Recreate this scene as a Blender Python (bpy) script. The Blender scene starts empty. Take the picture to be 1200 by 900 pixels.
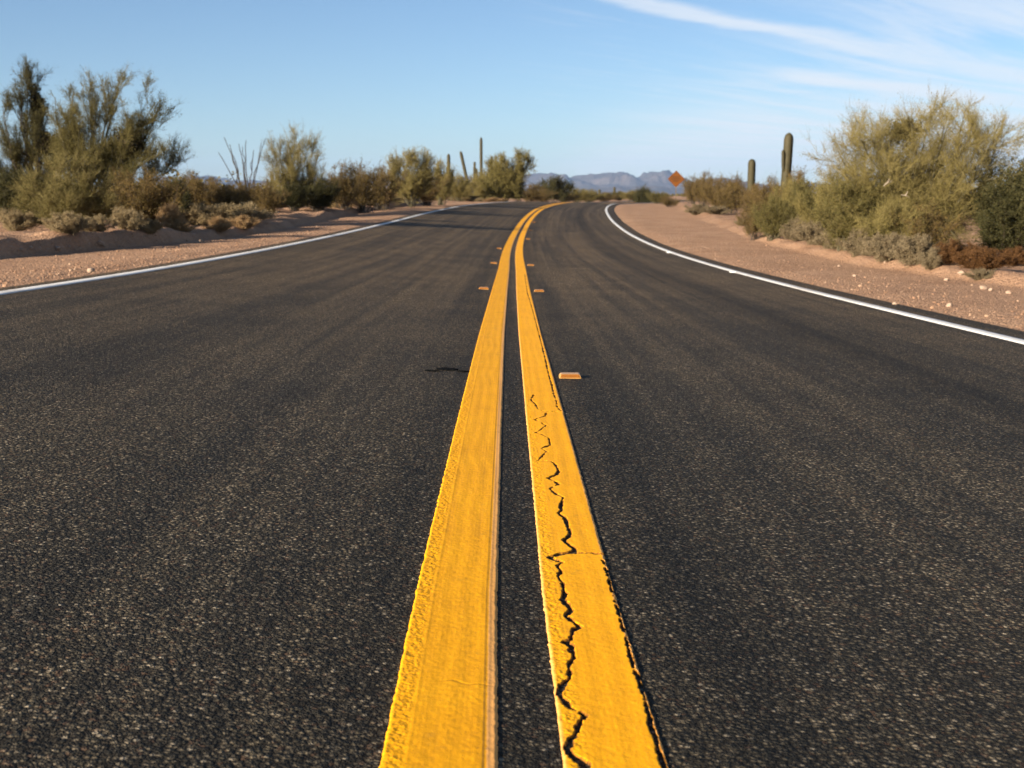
import bpy, math, random
import numpy as np
from mathutils import Vector, noise as mnoise

random.seed(7)
RNG = np.random.default_rng(11)
S = bpy.context.scene
COL = S.collection
R = math.radians
CZ = 0.82                 # camera height above the road origin
FE = 1417.5               # horizon-level focal length in photo pixels, used to turn sight lines into metres

# ------------------------------------------------------------------ helpers
def link(o):
    COL.objects.link(o); return o

def tag(o, label=None, cat=None, group=None, kind=None):
    if label: o['label'] = label
    if cat: o['category'] = cat
    if group: o['group'] = group
    if kind: o['kind'] = kind
    return o

def empty(name, loc, rz=0.0):
    o = bpy.data.objects.new(name, None); link(o)
    o.empty_display_size = 0.2
    o.location = loc; o.rotation_euler = (0, 0, rz)
    return o

class Acc:
    """collects vertices / faces as numpy blocks, then makes ONE mesh"""
    def __init__(s):
        s.v = []; s.f = []; s.m = []; s.sm = []; s.n = 0
    def add(s, V, F, mat=0, smooth=False):
        V = np.asarray(V, float).reshape(-1, 3); F = np.asarray(F, int)
        s.v.append(V); s.f.append(F + s.n); s.n += len(V)
        s.m.append(np.full(len(F), mat)); s.sm.append(np.full(len(F), smooth))
    def mesh(s, name, mats):
        V = np.concatenate(s.v)
        loops = np.concatenate([f.ravel() for f in s.f])
        tot = np.concatenate([np.full(len(f), f.shape[1]) for f in s.f])
        start = np.concatenate([[0], np.cumsum(tot)[:-1]])
        me = bpy.data.meshes.new(name)
        me.vertices.add(len(V)); me.vertices.foreach_set('co', V.ravel())
        me.loops.add(len(loops)); me.loops.foreach_set('vertex_index', loops.astype(np.int32))
        me.polygons.add(len(tot))
        me.polygons.foreach_set('loop_start', start.astype(np.int32))
        me.polygons.foreach_set('loop_total', tot.astype(np.int32))
        me.polygons.foreach_set('material_index', np.concatenate(s.m).astype(np.int32))
        me.polygons.foreach_set('use_smooth', np.concatenate(s.sm).astype(bool))
        me.update(calc_edges=True); me.validate()
        for m in mats: me.materials.append(m)
        return me
    def obj(s, name, mats, parent=None):
        o = bpy.data.objects.new(name, s.mesh(name, mats)); link(o)
        if parent: o.parent = parent
        return o

def unit(a):
    return a / (np.linalg.norm(a, axis=-1, keepdims=True) + 1e-9)

def rnd_unit(n):
    return unit(RNG.normal(size=(n, 3)))

def tube(acc, P, rad, sides=6, mat=0, cap=False):
    P = np.asarray(P, float); n = len(P)
    T = unit(np.gradient(P, axis=0))
    ref = np.array([0.31, 0.11, 0.94]) if abs(T[0, 2]) < .8 else np.array([0.95, 0.2, 0.1])
    A = unit(np.cross(T, ref)); B = np.cross(T, A)
    ang = np.linspace(0, 2*np.pi, sides, endpoint=False)
    rad = np.broadcast_to(rad, (n,))
    V = P[:, None] + rad[:, None, None]*(np.cos(ang)[None, :, None]*A[:, None] + np.sin(ang)[None, :, None]*B[:, None])
    i = np.arange(n-1)[:, None]*sides; k = np.arange(sides)[None]; k2 = (k+1) % sides
    F = np.stack([i+k, i+k2, i+sides+k2, i+sides+k], -1).reshape(-1, 4)
    acc.add(V, F, mat, True)

def twigs(acc, P, D, L, r, curl=0.15, mat=0):
    """many thin three-sided tapering twigs at once"""
    n = len(P)
    D = unit(D); L = np.broadcast_to(L, (n,))[:, None]; r = np.broadcast_to(r, (n,))[:, None]
    A = unit(np.cross(D, rnd_unit(n))); B = np.cross(D, A)
    bend = rnd_unit(n)*curl*.7 + np.array([0, 0, curl])
    rings = []
    for t, rr in ((0, 1.), (.5, .7), (1., .22)):
        C = P + D*L*t + bend*L*t*t
        for a in (0, 2.094, 4.189):
            rings.append(C + r*rr*(math.cos(a)*A + math.sin(a)*B))
    V = np.stack(rings, 1).reshape(-1, 3)
    b = np.arange(n)[:, None]*9
    F = []
    for k in (0, 3):
        for j in range(3):
            F.append(np.concatenate([b+k+j, b+k+(j+1) % 3, b+k+3+(j+1) % 3, b+k+3+j], 1))
    acc.add(V, np.concatenate(F), mat)
    return P + D*L + bend*L

def leaves(acc, P, size, up=0.4, mat=1, aspect=.45):
    n = len(P)
    D = unit(rnd_unit(n) + np.array([0, 0, up])); W = unit(np.cross(D, rnd_unit(n)))
    s = np.asarray(size); s = (np.broadcast_to(s, (n,))*RNG.uniform(.6, 1.3, n))[:, None]
    V = np.stack([P, P + D*s*.5 + W*s*aspect*.5, P + D*s, P + D*s*.5 - W*s*aspect*.5], 1).reshape(-1, 3)
    b = np.arange(n)[:, None]*4
    acc.add(V, np.concatenate([b, b+1, b+2, b+3], 1), mat)

# ------------------------------------------------------------------ node helpers
class NT:
    def __init__(s, tree): s.t = tree; s.n = tree.nodes; s.l = tree.links
    def new(s, typ, **kw):
        n = s.n.new(typ)
        for k, v in kw.items(): setattr(n, k, v)
        return n
    def put(s, sock, v):
        if isinstance(v, bpy.types.NodeSocket): s.l.new(v, sock)
        elif v is not None: sock.default_value = v
    def math(s, op, a, b=None, c=None, clamp=False):
        n = s.new('ShaderNodeMath', operation=op, use_clamp=clamp)
        s.put(n.inputs[0], a)
        if b is not None: s.put(n.inputs[1], b)
        if c is not None: s.put(n.inputs[2], c)
        return n.outputs[0]
    def noise(s, vec, scale, detail=3, rough=.55, dist=0.0):
        n = s.new('ShaderNodeTexNoise'); s.put(n.inputs['Vector'], vec)
        n.inputs['Scale'].default_value = scale; n.inputs['Detail'].default_value = detail
        n.inputs['Roughness'].default_value = rough; n.inputs['Distortion'].default_value = dist
        return n.outputs['Fac']
    def vor(s, vec, scale, feature='F1', rand=1.0):
        n = s.new('ShaderNodeTexVoronoi', feature=feature); s.put(n.inputs['Vector'], vec)
        n.inputs['Scale'].default_value = scale; n.inputs['Randomness'].default_value = rand
        return n
    def ramp(s, fac, stops, interp='LINEAR'):
        n = s.new('ShaderNodeValToRGB'); s.put(n.inputs[0], fac); e = n.color_ramp.elements
        n.color_ramp.interpolation = interp
        while len(e) < len(stops): e.new(.5)
        for q, (p, c) in zip(e, stops):
            q.position = p; q.color = (*c, 1) if len(c) == 3 else c
        return n.outputs[0]
    def mix(s, fac, a, b, blend='MIX'):
        n = s.new('ShaderNodeMix', data_type='RGBA', blend_type=blend)
        s.put(n.inputs[0], fac)
        for i, v in ((6, a), (7, b)):
            if isinstance(v, tuple) and len(v) == 3: v = (*v, 1)
            s.put(n.inputs[i], v)
        return n.outputs[2]
    def smooth(s, x, a, b, inv=False):
        n = s.new('ShaderNodeMapRange', interpolation_type='SMOOTHSTEP'); s.put(n.inputs[0], x)
        n.inputs[1].default_value = a; n.inputs[2].default_value = b
        n.inputs[3].default_value = 1. if inv else 0.; n.inputs[4].default_value = 0. if inv else 1.
        return n.outputs[0]
    def mapping(s, vec, scale=(1, 1, 1), loc=(0, 0, 0), rot=(0, 0, 0)):
        n = s.new('ShaderNodeMapping'); s.put(n.inputs[0], vec)
        n.inputs['Scale'].default_value = scale; n.inputs['Location'].default_value = loc; n.inputs['Rotation'].default_value = rot
        return n.outputs[0]
    def bump(s, h, strength, dist, normal=None):
        n = s.new('ShaderNodeBump'); s.put(n.inputs['Height'], h)
        n.inputs['Strength'].default_value = strength; n.inputs['Distance'].default_value = dist
        if normal is not None: s.put(n.inputs['Normal'], normal)
        return n.outputs[0]

def mat_new(name):
    m = bpy.data.materials.new(name); m.use_nodes = True
    nt = NT(m.node_tree); nt.n.clear()
    out = nt.new('ShaderNodeOutputMaterial'); p = nt.new('ShaderNodeBsdfPrincipled')
    nt.l.new(p.outputs[0], out.inputs[0])
    p.inputs['Roughness'].default_value = .8; p.inputs['Specular IOR Level'].default_value = .25
    return m, nt, p, out

def simple(name, c, rough=.7, spec=.3, metal=0., var=.15, scale=12):
    m, nt, p, out = mat_new(name)
    tc = nt.new('ShaderNodeTexCoord')
    n = nt.noise(tc.outputs['Object'], scale, 4)
    lo = tuple(x*(1-var) for x in c); hi = tuple(min(1, x*(1+var)) for x in c)
    nt.put(p.inputs['Base Color'], nt.ramp(n, [(.3, lo), (.7, hi)]))
    p.inputs['Roughness'].default_value = rough; p.inputs['Specular IOR Level'].default_value = spec
    p.inputs['Metallic'].default_value = metal
    nt.put(p.inputs['Normal'], nt.bump(n, .2, .01))
    return m

def foliage(name, cols, trans=.25, scale=1.2, var=.35):
    m, nt, p, out = mat_new(name)
    g = nt.new('ShaderNodeNewGeometry'); tc = nt.new('ShaderNodeTexCoord')
    k = len(cols)
    c = nt.ramp(g.outputs['Random Per Island'], [((i+.5)/k, x) for i, x in enumerate(cols)])
    n = nt.noise(tc.outputs['Object'], scale, 2)
    c = nt.mix(nt.math('MULTIPLY', nt.smooth(n, .35, .7), var), c, cols[-1])
    nt.put(p.inputs['Base Color'], c)
    p.inputs['Roughness'].default_value = .7; p.inputs['Specular IOR Level'].default_value = .15
    tr = nt.new('ShaderNodeBsdfTranslucent'); nt.put(tr.inputs['Color'], c)
    mx = nt.new('ShaderNodeMixShader'); mx.inputs[0].default_value = trans
    nt.l.new(p.outputs[0], mx.inputs[1]); nt.l.new(tr.outputs[0], mx.inputs[2]); nt.l.new(mx.outputs[0], out.inputs[0])
    return m

# ------------------------------------------------------------------ road geometry (metres)
def smooth_table(pts, sig):
    x = np.arange(-20, 420, .25); y = np.interp(x, *zip(*pts))
    k = np.exp(-.5*(np.arange(-60, 61)*.25/sig)**2); k /= k.sum()
    return x, np.convolve(np.pad(y, 60, mode='edge'), k, 'valid')
_ZC = smooth_table([(-20, -.70), (0, -.797), (1.6, -.815), (2.4, -.827), (4.4, -.856), (5.6, -.876), (8.25, -.936), (13, -1.035), (18, -1.12),
      (22.6, -1.16), (27, -1.178), (32, -1.17), (38, -1.12), (44.7, -1.0), (54, -.83), (60.6, -.725), (74.7, -.626),
      (88.3, -.58), (96, -.60), (110, -.74), (130, -.90), (150, -.98), (175, -1.0), (200, -1.0), (260, -1.05), (420, -1.1)], 1.6)
_SL = smooth_table([(-20, .05), (9, .0526), (13.7, .058), (18, .068), (27, .076), (35, .080), (46.8, .066), (56.5, .047), (68.6, .035), (88.6, .021), (110, .01), (420, .0)], 2)
_SR = smooth_table([(-20, -.010), (18, -.012), (26, -.016), (36, -.022), (50, -.045), (66, -.048), (88, -.04), (120, -.01), (420, .0)], 2)
_XC = None
def xc(Y):
    Y = np.asarray(Y, float); t = np.clip(Y-20, 0, 190)
    return t*t/1206. + np.clip(Y-210, 0, 90)*(190/603.) + np.interp(Y, [0, 1.6, 2.4, 4.4, 8, 13, 18, 25], [.042, .019, .008, 0, -.010, -.008, .003, 0])
def zroad(u, Y):
    zc = np.interp(Y, *_ZC)
    return CZ + zc + np.where(u < 0, -u*np.interp(Y, *_SL), u*np.interp(Y, *_SR))

def vnoise(X, Y, sc, seed=0.):
    X = np.asarray(X, float); Y = np.asarray(Y, float)
    sh = np.broadcast(X, Y).shape
    X = np.broadcast_to(X, sh).ravel(); Y = np.broadcast_to(Y, sh).ravel()
    return np.array([mnoise.noise((x*sc+seed, y*sc-seed*.7, seed)) for x, y in zip(X, Y)]).reshape(sh)
def sst(x, a, b):
    t = np.clip((x-a)/(b-a), 0, 1); return t*t*(3-2*t)

UL, UR = -4.32, 3.92       # asphalt edges
def ground_z(X, Y):
    """desert surface (world z) at world X, Y"""
    X = np.asarray(X, float); Y = np.asarray(Y, float)
    u = X - xc(Y)
    zl = zroad(UL, Y); zr = zroad(UR, Y)
    n1 = vnoise(X, Y, .55, 3.1); n2 = vnoise(X, Y, .13, 8.2); n3 = vnoise(X, Y, 1.9, 5.5)
    far = CZ - 1.05
    # left: gravel shoulder, cut bank, plateau
    dl = UL - u
    bank = np.interp(Y, [14, 18, 20, 23, 30, 38, 45, 53, 70], [2.9, 2.55, 2.2, 1.8, 1.65, 2.0, 2.25, 2.5, 3.0]) + .12*n2 + .10*n1 + .09*n3 + .06*vnoise(X, Y, 5.1, 2.7)
    hb = (np.interp(Y, [15, 17, 21, 23, 30, 45, 53, 64], [.1, .24, .23, .19, .16, .2, .18, .04]))*(1+.4*n1+.4*n3) + .55*np.exp(-((Y-65)/6.)**2)*np.exp(-((u+7.6)/1.2)**2)
    gl = zl - .012 - .03*(1-sst(dl, .05, .4)) - .02*np.clip(dl, 0, 1.9) + .02*n1*sst(dl, .2, .8)
    gl = gl + hb*sst(dl, bank, bank+.22) + sst(dl-bank, .3, 6)*(.05*n1 + .10*n2 + .06) + sst(dl-bank, .2, .6)*.03*n3
    gl = gl + (far + .32 - gl)*sst(dl, 10, 60)*.9
    # right: gravel shoulder, little graded ridge, flat desert
    dr = u - UR
    rid = np.interp(Y, [15, 22, 33, 48, 67, 90], [2.35, 2.3, 2.7, 3.5, 3.9, 4.0]) + .12*n2 + .12*n1 + .06*n3
    gr = zr - .012 - .03*(1-sst(dr, .05, .4)) - .02*np.clip(dr, 0, 2) + .015*n1*sst(dr, .2, .8)
    gr = gr + (.13 + .05*n1 + .05*n3)*sst(dr, rid, rid+.35)*(1-.5*sst(dr, rid+.5, rid+1.5)) + sst(dr, 2.6, 7)*(.05*n1 + .1*n2)
    gr = gr + (far + .02 - gr)*sst(dr, 12, 60)*.9
    mid = np.where(u < 0, zl, zr) - .25
    g = np.where(dl > -.12, gl, np.where(dr > -.12, gr, mid))
    g = np.where((dl <= -.12) & (dr <= -.12), np.minimum(zroad(u, Y) - .06, g), g)
    w = sst(Y, 235, 300)
    return g*(1-w) + (far + .35*n2)*w
def gz(X, Y): return float(ground_z(np.array([X]), np.array([Y]))[0])

def at(px, Y):                     # lateral position in metres of a sight line at distance Y
    return (px-600.)/FE*Y
def topz(py, Y):
    return CZ + (228.-py)/FE*Y

_HY = np.arange(6, 140, .05)
def ground_hit(px, py):
    Xv = (px-600)/FE*_HY; u = Xv-xc(_HY)
    zg = np.where((u > UL) & (u < UR), zroad(u, _HY), ground_z(Xv, _HY))
    d = CZ+(228-py)/FE*_HY - zg
    k = int(np.argmax(d < 0)) if (d < 0).any() else int(np.argmin(np.abs(d)))
    return float(Xv[k]), float(_HY[k]), float(zg[k])
# ------------------------------------------------------------------ materials
def m_asphalt():
    m, nt, p, out = mat_new('asphalt')
    tc = nt.new('ShaderNodeTexCoord'); ob = tc.outputs['Object']; uv = tc.outputs['UV']
    sep = nt.new('ShaderNodeSeparateXYZ'); nt.put(sep.inputs[0], uv); u, v = sep.outputs[0], sep.outputs[1]
    flat = nt.mapping(ob, (1, 1, .3))
    v1 = nt.vor(nt.mix(.012, flat, nt.new('ShaderNodeTexNoise').outputs['Color']), 108); v2 = nt.vor(flat, 250)
    cs = nt.new('ShaderNodeSeparateColor'); nt.put(cs.inputs[0], v1.outputs['Color'])
    cs2 = nt.new('ShaderNodeSeparateColor'); nt.put(cs2.inputs[0], v2.outputs['Color'])
    chips = nt.ramp(cs.outputs[0], [(0, (.012, .012, .010)), (.33, (.027, .026, .021)), (.57, (.062, .056, .042)), (.80, (.125, .106, .076)), (.945, (.21, .18, .135)), (1., (.42, .37, .30))])
    fines = nt.ramp(cs2.outputs[1], [(0, (.010, .010, .010)), (.5, (.028, .027, .025)), (.85, (.07, .06, .05)), (1, (.22, .19, .16))])
    col = nt.mix(.32, chips, fines)
    gap = nt.smooth(v1.outputs['Distance'], .34, .62)
    col = nt.mix(nt.math('MULTIPLY', gap, .85), col, (.013, .011, .0085))
    red = nt.math('GREATER_THAN', cs.outputs[2], .95)
    col = nt.mix(nt.math('MULTIPLY', red, .35), col, (.11, .062, .04))
    # patchy dust and wear along the lanes, then a painted brightening with distance
    wv = nt.mapping(uv, (1.5, .06, 1)); w1 = nt.noise(wv, 1.0, 4, .6)
    w2 = nt.noise(nt.mapping(uv, (6, .05, 1)), 1.0, 4, .65); w3 = nt.noise(flat, .9, 5, .6)
    wear = nt.math('ADD', nt.math('MULTIPLY', w1, .5), nt.math('ADD', nt.math('MULTIPLY', w2, .85), nt.math('MULTIPLY', w3, .5)))
    wear = nt.smooth(wear, .77, 1.08)
    col = nt.mix(wear, nt.mix(1, col, (.69, .67, .63), 'MULTIPLY'), nt.mix(1, col, (1.36, 1.25, 1.06), 'MULTIPLY'))
    grazing_lift = nt.math('MULTIPLY', nt.smooth(v, 2.5, 17.), nt.math('ADD', .75, nt.math('MULTIPLY', w2, .5)))  # colour lift standing in for the brighter look at grazing view
    col = nt.mix(grazing_lift, col, nt.mix(1, col, (2.0, 1.76, 1.49), 'MULTIPLY'))
    # rubber band in the right lane, sealed strips beside the centre line
    uw = nt.math('ADD', u, nt.math('MULTIPLY', nt.math('SUBTRACT', w1, .5), .16))
    def band(c, w, amt, src=uw):
        d = nt.math('ABSOLUTE', nt.math('SUBTRACT', src, c))
        return nt.math('MULTIPLY', nt.smooth(d, 0, w, inv=True), amt)
    b = nt.math('MAXIMUM', band(2.12, .40, .9), nt.math('MAXIMUM', band(.33, .26, .5, u), band(-.33, .26, .5, u)))
    b = nt.math('MAXIMUM', b, nt.math('MAXIMUM', band(3.75, .3, .35), nt.math('MAXIMUM', band(0.0, .07, .35, u), nt.math('MAXIMUM', band(-.016, .006, .7, u), band(.022, .005, .6, u)))))
    col = nt.mix(b, col, nt.mix(1, col, (.48, .49, .50), 'MULTIPLY'))
    dust = nt.math('MAXIMUM', nt.smooth(u, 3.6, 4.0), nt.smooth(u, -4.4, -4.0, inv=True))
    col = nt.mix(nt.math('MULTIPLY', dust, nt.smooth(w3, .4, .7)), col, (.17, .125, .09))
    nt.put(p.inputs['Base Color'], col)
    p.inputs['Roughness'].default_value = .75; p.inputs['Specular IOR Level'].default_value = .12
    h = nt.math('ADD', nt.math('MULTIPLY', nt.math('SUBTRACT', 1, v1.outputs['Distance']), nt.math('ADD', .45, cs.outputs[1])), nt.math('MULTIPLY', nt.math('SUBTRACT', 1, v2.outputs['Distance']), .5))
    nb = nt.bump(h, 1.0, .0062)
    nt.put(p.inputs['Normal'], nt.bump(nt.noise(flat, 9, 4), .25, .012, nb))
    return m

def m_ground():
    m, nt, p, out = mat_new('desert_gravel')
    tc = nt.new('ShaderNodeTexCoord'); ob = tc.outputs['Object']; flat = nt.mapping(ob, (1, 1, .5))
    n1 = nt.noise(flat, .7, 6, .62); n2 = nt.noise(flat, 7, 6, .7); v = nt.vor(flat, 38); v2 = nt.vor(flat, 11)
    cs = nt.new('ShaderNodeSeparateColor'); nt.put(cs.inputs[0], v.outputs['Color'])
    c = nt.ramp(n1, [(.25, (.28, .158, .090)), (.5, (.385, .228, .135)), (.75, (.48, .30, .185))])
    c = nt.mix(nt.math('MULTIPLY', nt.smooth(n2, .45, .75), .55), c, (.19, .11, .075))
    peb = nt.ramp(cs.outputs[0], [(0, (.14, .09, .065)), (.6, (.32, .20, .135)), (.93, (.40, .27, .19)), (1, (.56, .46, .37))])
    c = nt.mix(nt.math('MULTIPLY', nt.smooth(v.outputs['Distance'], .25, .55, inv=True), .6), c, peb)
    nt.put(p.inputs['Base Color'], c)
    p.inputs['Roughness'].default_value = .9; p.inputs['Specular IOR Level'].default_value = .1
    h = nt.math('ADD', nt.math('MULTIPLY', n2, .8), nt.math('MULTIPLY', nt.math('SUBTRACT', 1, v.outputs['Distance']), .7))
    h = nt.math('ADD', h, nt.math('MULTIPLY', nt.math('SUBTRACT', 1, v2.outputs['Distance']), .6))
    nt.put(p.inputs['Normal'], nt.bump(h, .9, .045))
    return m

def m_yellow(rough_left):
    m, nt, p, out = mat_new('yellow_road_paint')
    tc = nt.new('ShaderNodeTexCoord'); ob = nt.mapping(tc.outputs['Object'], (1, 1, .3)); uv = tc.outputs['UV']
    sep = nt.new('ShaderNodeSeparateXYZ'); nt.put(sep.inputs[0], uv); u = sep.outputs[0]
    n1 = nt.noise(ob, 5, 5, .6); n2 = nt.noise(ob, 300, 3, .6); n3 = nt.noise(nt.mapping(uv, (26, .5, 1)), 1., 4, .6); n4 = nt.noise(ob, 60, 4, .65)
    mixn = nt.math('ADD', nt.math('MULTIPLY', n1, .35), nt.math('ADD', nt.math('MULTIPLY', n3, .25), nt.math('MULTIPLY', n4, .40)))
    c = nt.ramp(mixn, [(.34, (.74, .315, .006)), (.5, (.87, .385, .005)), (.66, (.92, .43, .007))])
    c = nt.mix(nt.math('MULTIPLY', nt.smooth(n2, .58, .72), .35), c, (.42, .17, .02))
    # older dull layer and grime at the borders
    if rough_left:
        old = nt.smooth(nt.math('ADD', u, nt.math('MULTIPLY', nt.math('SUBTRACT', n4, .5), .03)),   .888, .91)
        seam = nt.math('MULTIPLY', nt.smooth(nt.math('ABSOLUTE', nt.math('SUBTRACT', u, .872)), .004, .016, inv=True), nt.smooth(n3, .35, .6))
        grime = nt.math('MULTIPLY', nt.smooth(u, .02, .22, inv=True), nt.smooth(n4, .44, .6))
        ruf = nt.smooth(u, .16, .22, inv=True)
    else:
        old = nt.math('MAXIMUM', nt.smooth(nt.math('ADD', u, nt.math('MULTIPLY', nt.math('SUBTRACT', n4, .5), .05)), .945, .97), nt.smooth(u, .0, .06, inv=True))
        seam = 0.0
        grime = nt.math('MULTIPLY', nt.smooth(u, .05, .35, inv=True), nt.smooth(n4, .5, .62))
        ruf = nt.smooth(u, .16, .3, inv=True)
    c = nt.mix(nt.math('MULTIPLY', old, .75), c, (.74, .38, .14))
    c = nt.mix(nt.math('MULTIPLY', seam, .6), c, (.22, .11, .03))
    c = nt.mix(nt.math('MULTIPLY', grime, .18), c, (.46, .19, .012))
    sc1 = nt.noise(nt.mapping(uv, (5, 1.1, 1)), 1., 5, .65); sc2 = nt.noise(ob, 11, 5, .7)
    c = nt.mix(nt.math('MULTIPLY', nt.smooth(sc1, .48, .75), .38), c, (.55, .235, .012))
    c = nt.mix(nt.math('MULTIPLY', nt.math('MULTIPLY', nt.smooth(sc2, .56, .70), nt.smooth(n4, .42, .6)), .35), c, (.36, .165, .03))
    c = nt.mix(nt.math('MULTIPLY', nt.smooth(nt.noise(ob, 140, 3, .7), .64, .72), .55), c, (.16, .085, .03))
    ca = nt.new('ShaderNodeAttribute'); ca.attribute_name = 'crack_dirt'
    c = nt.mix(nt.smooth(ca.outputs['Fac'], .02, .45), c, (.30, .12, .012))
    c = nt.mix(nt.smooth(ca.outputs['Fac'], .6, 1.), c, (.060, .028, .009))
    nt.put(p.inputs['Base Color'], c)
    p.inputs['Roughness'].default_value = .7; p.inputs['Specular IOR Level'].default_value = .12
    v = nt.vor(ob, 150)
    h = nt.math('ADD', nt.math('MULTIPLY', nt.math('MULTIPLY', nt.math('SUBTRACT', 1, v.outputs['Distance']), ruf), .5), nt.math('MULTIPLY', n4, .35))
    h = nt.math('ADD', h, nt.math('MULTIPLY', n2, .22))
    nt.put(p.inputs['Normal'], nt.bump(h, .6, .003))
    return m

def m_white():
    m, nt, p, out = mat_new('white_road_paint')
    tc = nt.new('ShaderNodeTexCoord'); ob = tc.outputs['Object']
    n = nt.noise(ob, 30, 4, .6); n2 = nt.noise(ob, 2, 4)
    c = nt.ramp(n, [(.35, (.62, .60, .56)), (.6, (.82, .80, .76))])
    c = nt.mix(nt.math('MULTIPLY', nt.smooth(n2, .45, .75), .5), c, (.42, .36, .30))
    c = nt.mix(nt.math('MULTIPLY', nt.smooth(nt.noise(ob, 90, 4, .7), .60, .68), .7), c, (.06, .055, .05))
    nt.put(p.inputs['Base Color'], c); p.inputs['Roughness'].default_value = .6
    nt.put(p.inputs['Normal'], nt.bump(n, .4, .003))
    return m

def m_mountain():
    m, nt, p, out = mat_new('desert_mountain_rock')
    tc = nt.new('ShaderNodeTexCoord'); ob = tc.outputs['Object']
    n = nt.noise(ob, .0035, 6, .65); n2 = nt.noise(nt.mapping(ob, (1, 1, 4)), .012, 4, .6)
    c = nt.ramp(n, [(.3, (.035, .03, .03)), (.55, (.085, .065, .058)), (.75, (.16, .12, .10))])
    c = nt.mix(nt.math('MULTIPLY', n2, .4), c, (.09, .085, .06))
    nt.put(p.inputs['Base Color'], c); p.inputs['Roughness'].default_value = .95; p.inputs['Specular IOR Level'].default_value = .05
    nt.put(p.inputs['Normal'], nt.bump(n, .6, 60))
    return m

def m_saguaro():
    m, nt, p, out = mat_new('saguaro_skin')
    tc = nt.new('ShaderNodeTexCoord'); ob = tc.outputs['Object']
    n = nt.noise(ob, 5, 4); v = nt.vor(ob, 28)
    c = nt.ramp(n, [(.3, (.034, .030, .013)), (.7, (.056, .047, .022))])
    c = nt.mix(nt.math('MULTIPLY', nt.smooth(v.outputs['Distance'], .0, .3, inv=True), .5), c, (.10, .078, .042))
    nt.put(p.inputs['Base Color'], c); p.inputs['Roughness'].default_value = .7
    nt.put(p.inputs['Normal'], nt.bump(n, .3, .02))
    return m

M = {}
M['asphalt'] = m_asphalt(); M['ground'] = m_ground(); M['yl'] = m_yellow(True); M['yr'] = m_yellow(False)
M['white'] = m_white(); M['mount'] = m_mountain(); M['sag'] = m_saguaro()
M['bark'] = simple('green_grey_bark', (.075, .066, .036), var=.35, scale=9)
M['darkbark'] = simple('dark_bark', (.055, .042, .030), var=.35, scale=9)
M['cane'] = simple('dark_cane_bark', (.030, .024, .018), var=.3, scale=9)
M['deadwood'] = simple('bleached_dead_wood', (.36, .29, .21), var=.2)
M['pv_twig'] = foliage('palo_verde_twigs', [(.09, .078, .027), (.135, .112, .040), (.175, .14, .053), (.108, .093, .031)], .15)
M['pv_leaf'] = foliage('palo_verde_leaves', [(.074, .067, .020), (.118, .10, .031), (.155, .124, .041), (.09, .081, .026)], .25)
M['gold_twig'] = foliage('golden_twigs', [(.165, .135, .048), (.22, .177, .066), (.27, .213, .088), (.185, .15, .053)], .15)
M['gold_leaf'] = foliage('golden_leaves', [(.135, .113, .033), (.185, .15, .047), (.23, .18, .06), (.145, .123, .037)], .25)
M['dk_twig'] = foliage('dark_green_twigs', [(.045, .045, .018), (.07, .062, .028), (.055, .05, .02)], .1)
M['dk_leaf'] = foliage('dark_green_leaves', [(.035, .037, .013), (.055, .052, .018), (.075, .065, .024), (.045, .043, .015)], .25)
M['cr_twig'] = foliage('creosote_twigs', [(.095, .066, .034), (.135, .09, .042), (.11, .076, .037)], .1)
M['cr_leaf'] = foliage('creosote_leaves', [(.10, .070, .020), (.145, .098, .028), (.185, .118, .036), (.09, .072, .023)], .25)
M['gray_twig'] = foliage('bursage_twigs', [(.19, .145, .088), (.245, .185, .115), (.155, .118, .07)], .15)
M['gray_leaf'] = foliage('bursage_leaves', [(.17, .135, .076), (.22, .172, .10), (.14, .114, .063), (.195, .148, .085)], .25)
M['tan_twig'] = foliage('bursage_twigs_brightened', [(.30, .225, .125), (.37, .28, .16), (.24, .18, .10)], .2)  # tan twigs and leaves: bursage colours lightened to offset the plants' shaded sides
M['tan_leaf'] = foliage('bursage_leaves_brightened', [(.26, .205, .11), (.33, .255, .14), (.21, .17, .09), (.30, .225, .12)], .3)
M['straw'] = foliage('dry_straw', [(.36, .235, .115), (.43, .285, .145), (.29, .19, .092)], .25)
M['rust_twig'] = foliage('rusty_twigs', [(.10, .052, .024), (.13, .066, .03), (.08, .042, .018)], .15)
M['rust_leaf'] = foliage('rusty_leaves', [(.12, .058, .020), (.15, .072, .025), (.10, .05, .018)], .25)
M['mist'] = foliage('mistletoe_mass', [(.030, .026, .012), (.045, .036, .016), (.06, .045, .02)], .1)
M['rock'] = simple('pale_desert_stone', (.33, .235, .17), rough=.9, spec=.1, var=.25, scale=20)
M['pebble'] = foliage('shoulder_pebbles', [(.16, .095, .06), (.26, .15, .09), (.32, .19, .115), (.36, .245, .165), (.22, .13, .08)], 0., 3., .2)
M['ceramic'] = simple('cream_yellow_ceramic', (.50, .26, .07), rough=.35, spec=.5, var=.08, scale=60)
M['amber'] = simple('amber_reflector', (.21, .075, .010), rough=.25, spec=.5, var=.2, scale=120)
M['whitecer'] = simple('white_ceramic', (.85, .84, .80), rough=.35, spec=.5, var=.05)
M['tar'] = simple('black_tar', (.006, .006, .006), rough=.95, spec=.03, var=.3, scale=70)
M['orange'] = simple('orange_sign_sheeting', (.135, .042, .002), rough=.5, var=.10, scale=4)
M['black'] = simple('black_sign_ink', (.030, .018, .010), rough=.5, var=.05)
M['galv'] = simple('galvanised_steel', (.40, .39, .37), rough=.5, metal=.4, var=.1)
M['woodpost'] = simple('weathered_timber', (.11, .08, .05), rough=.85, var=.2, scale=6)

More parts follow.
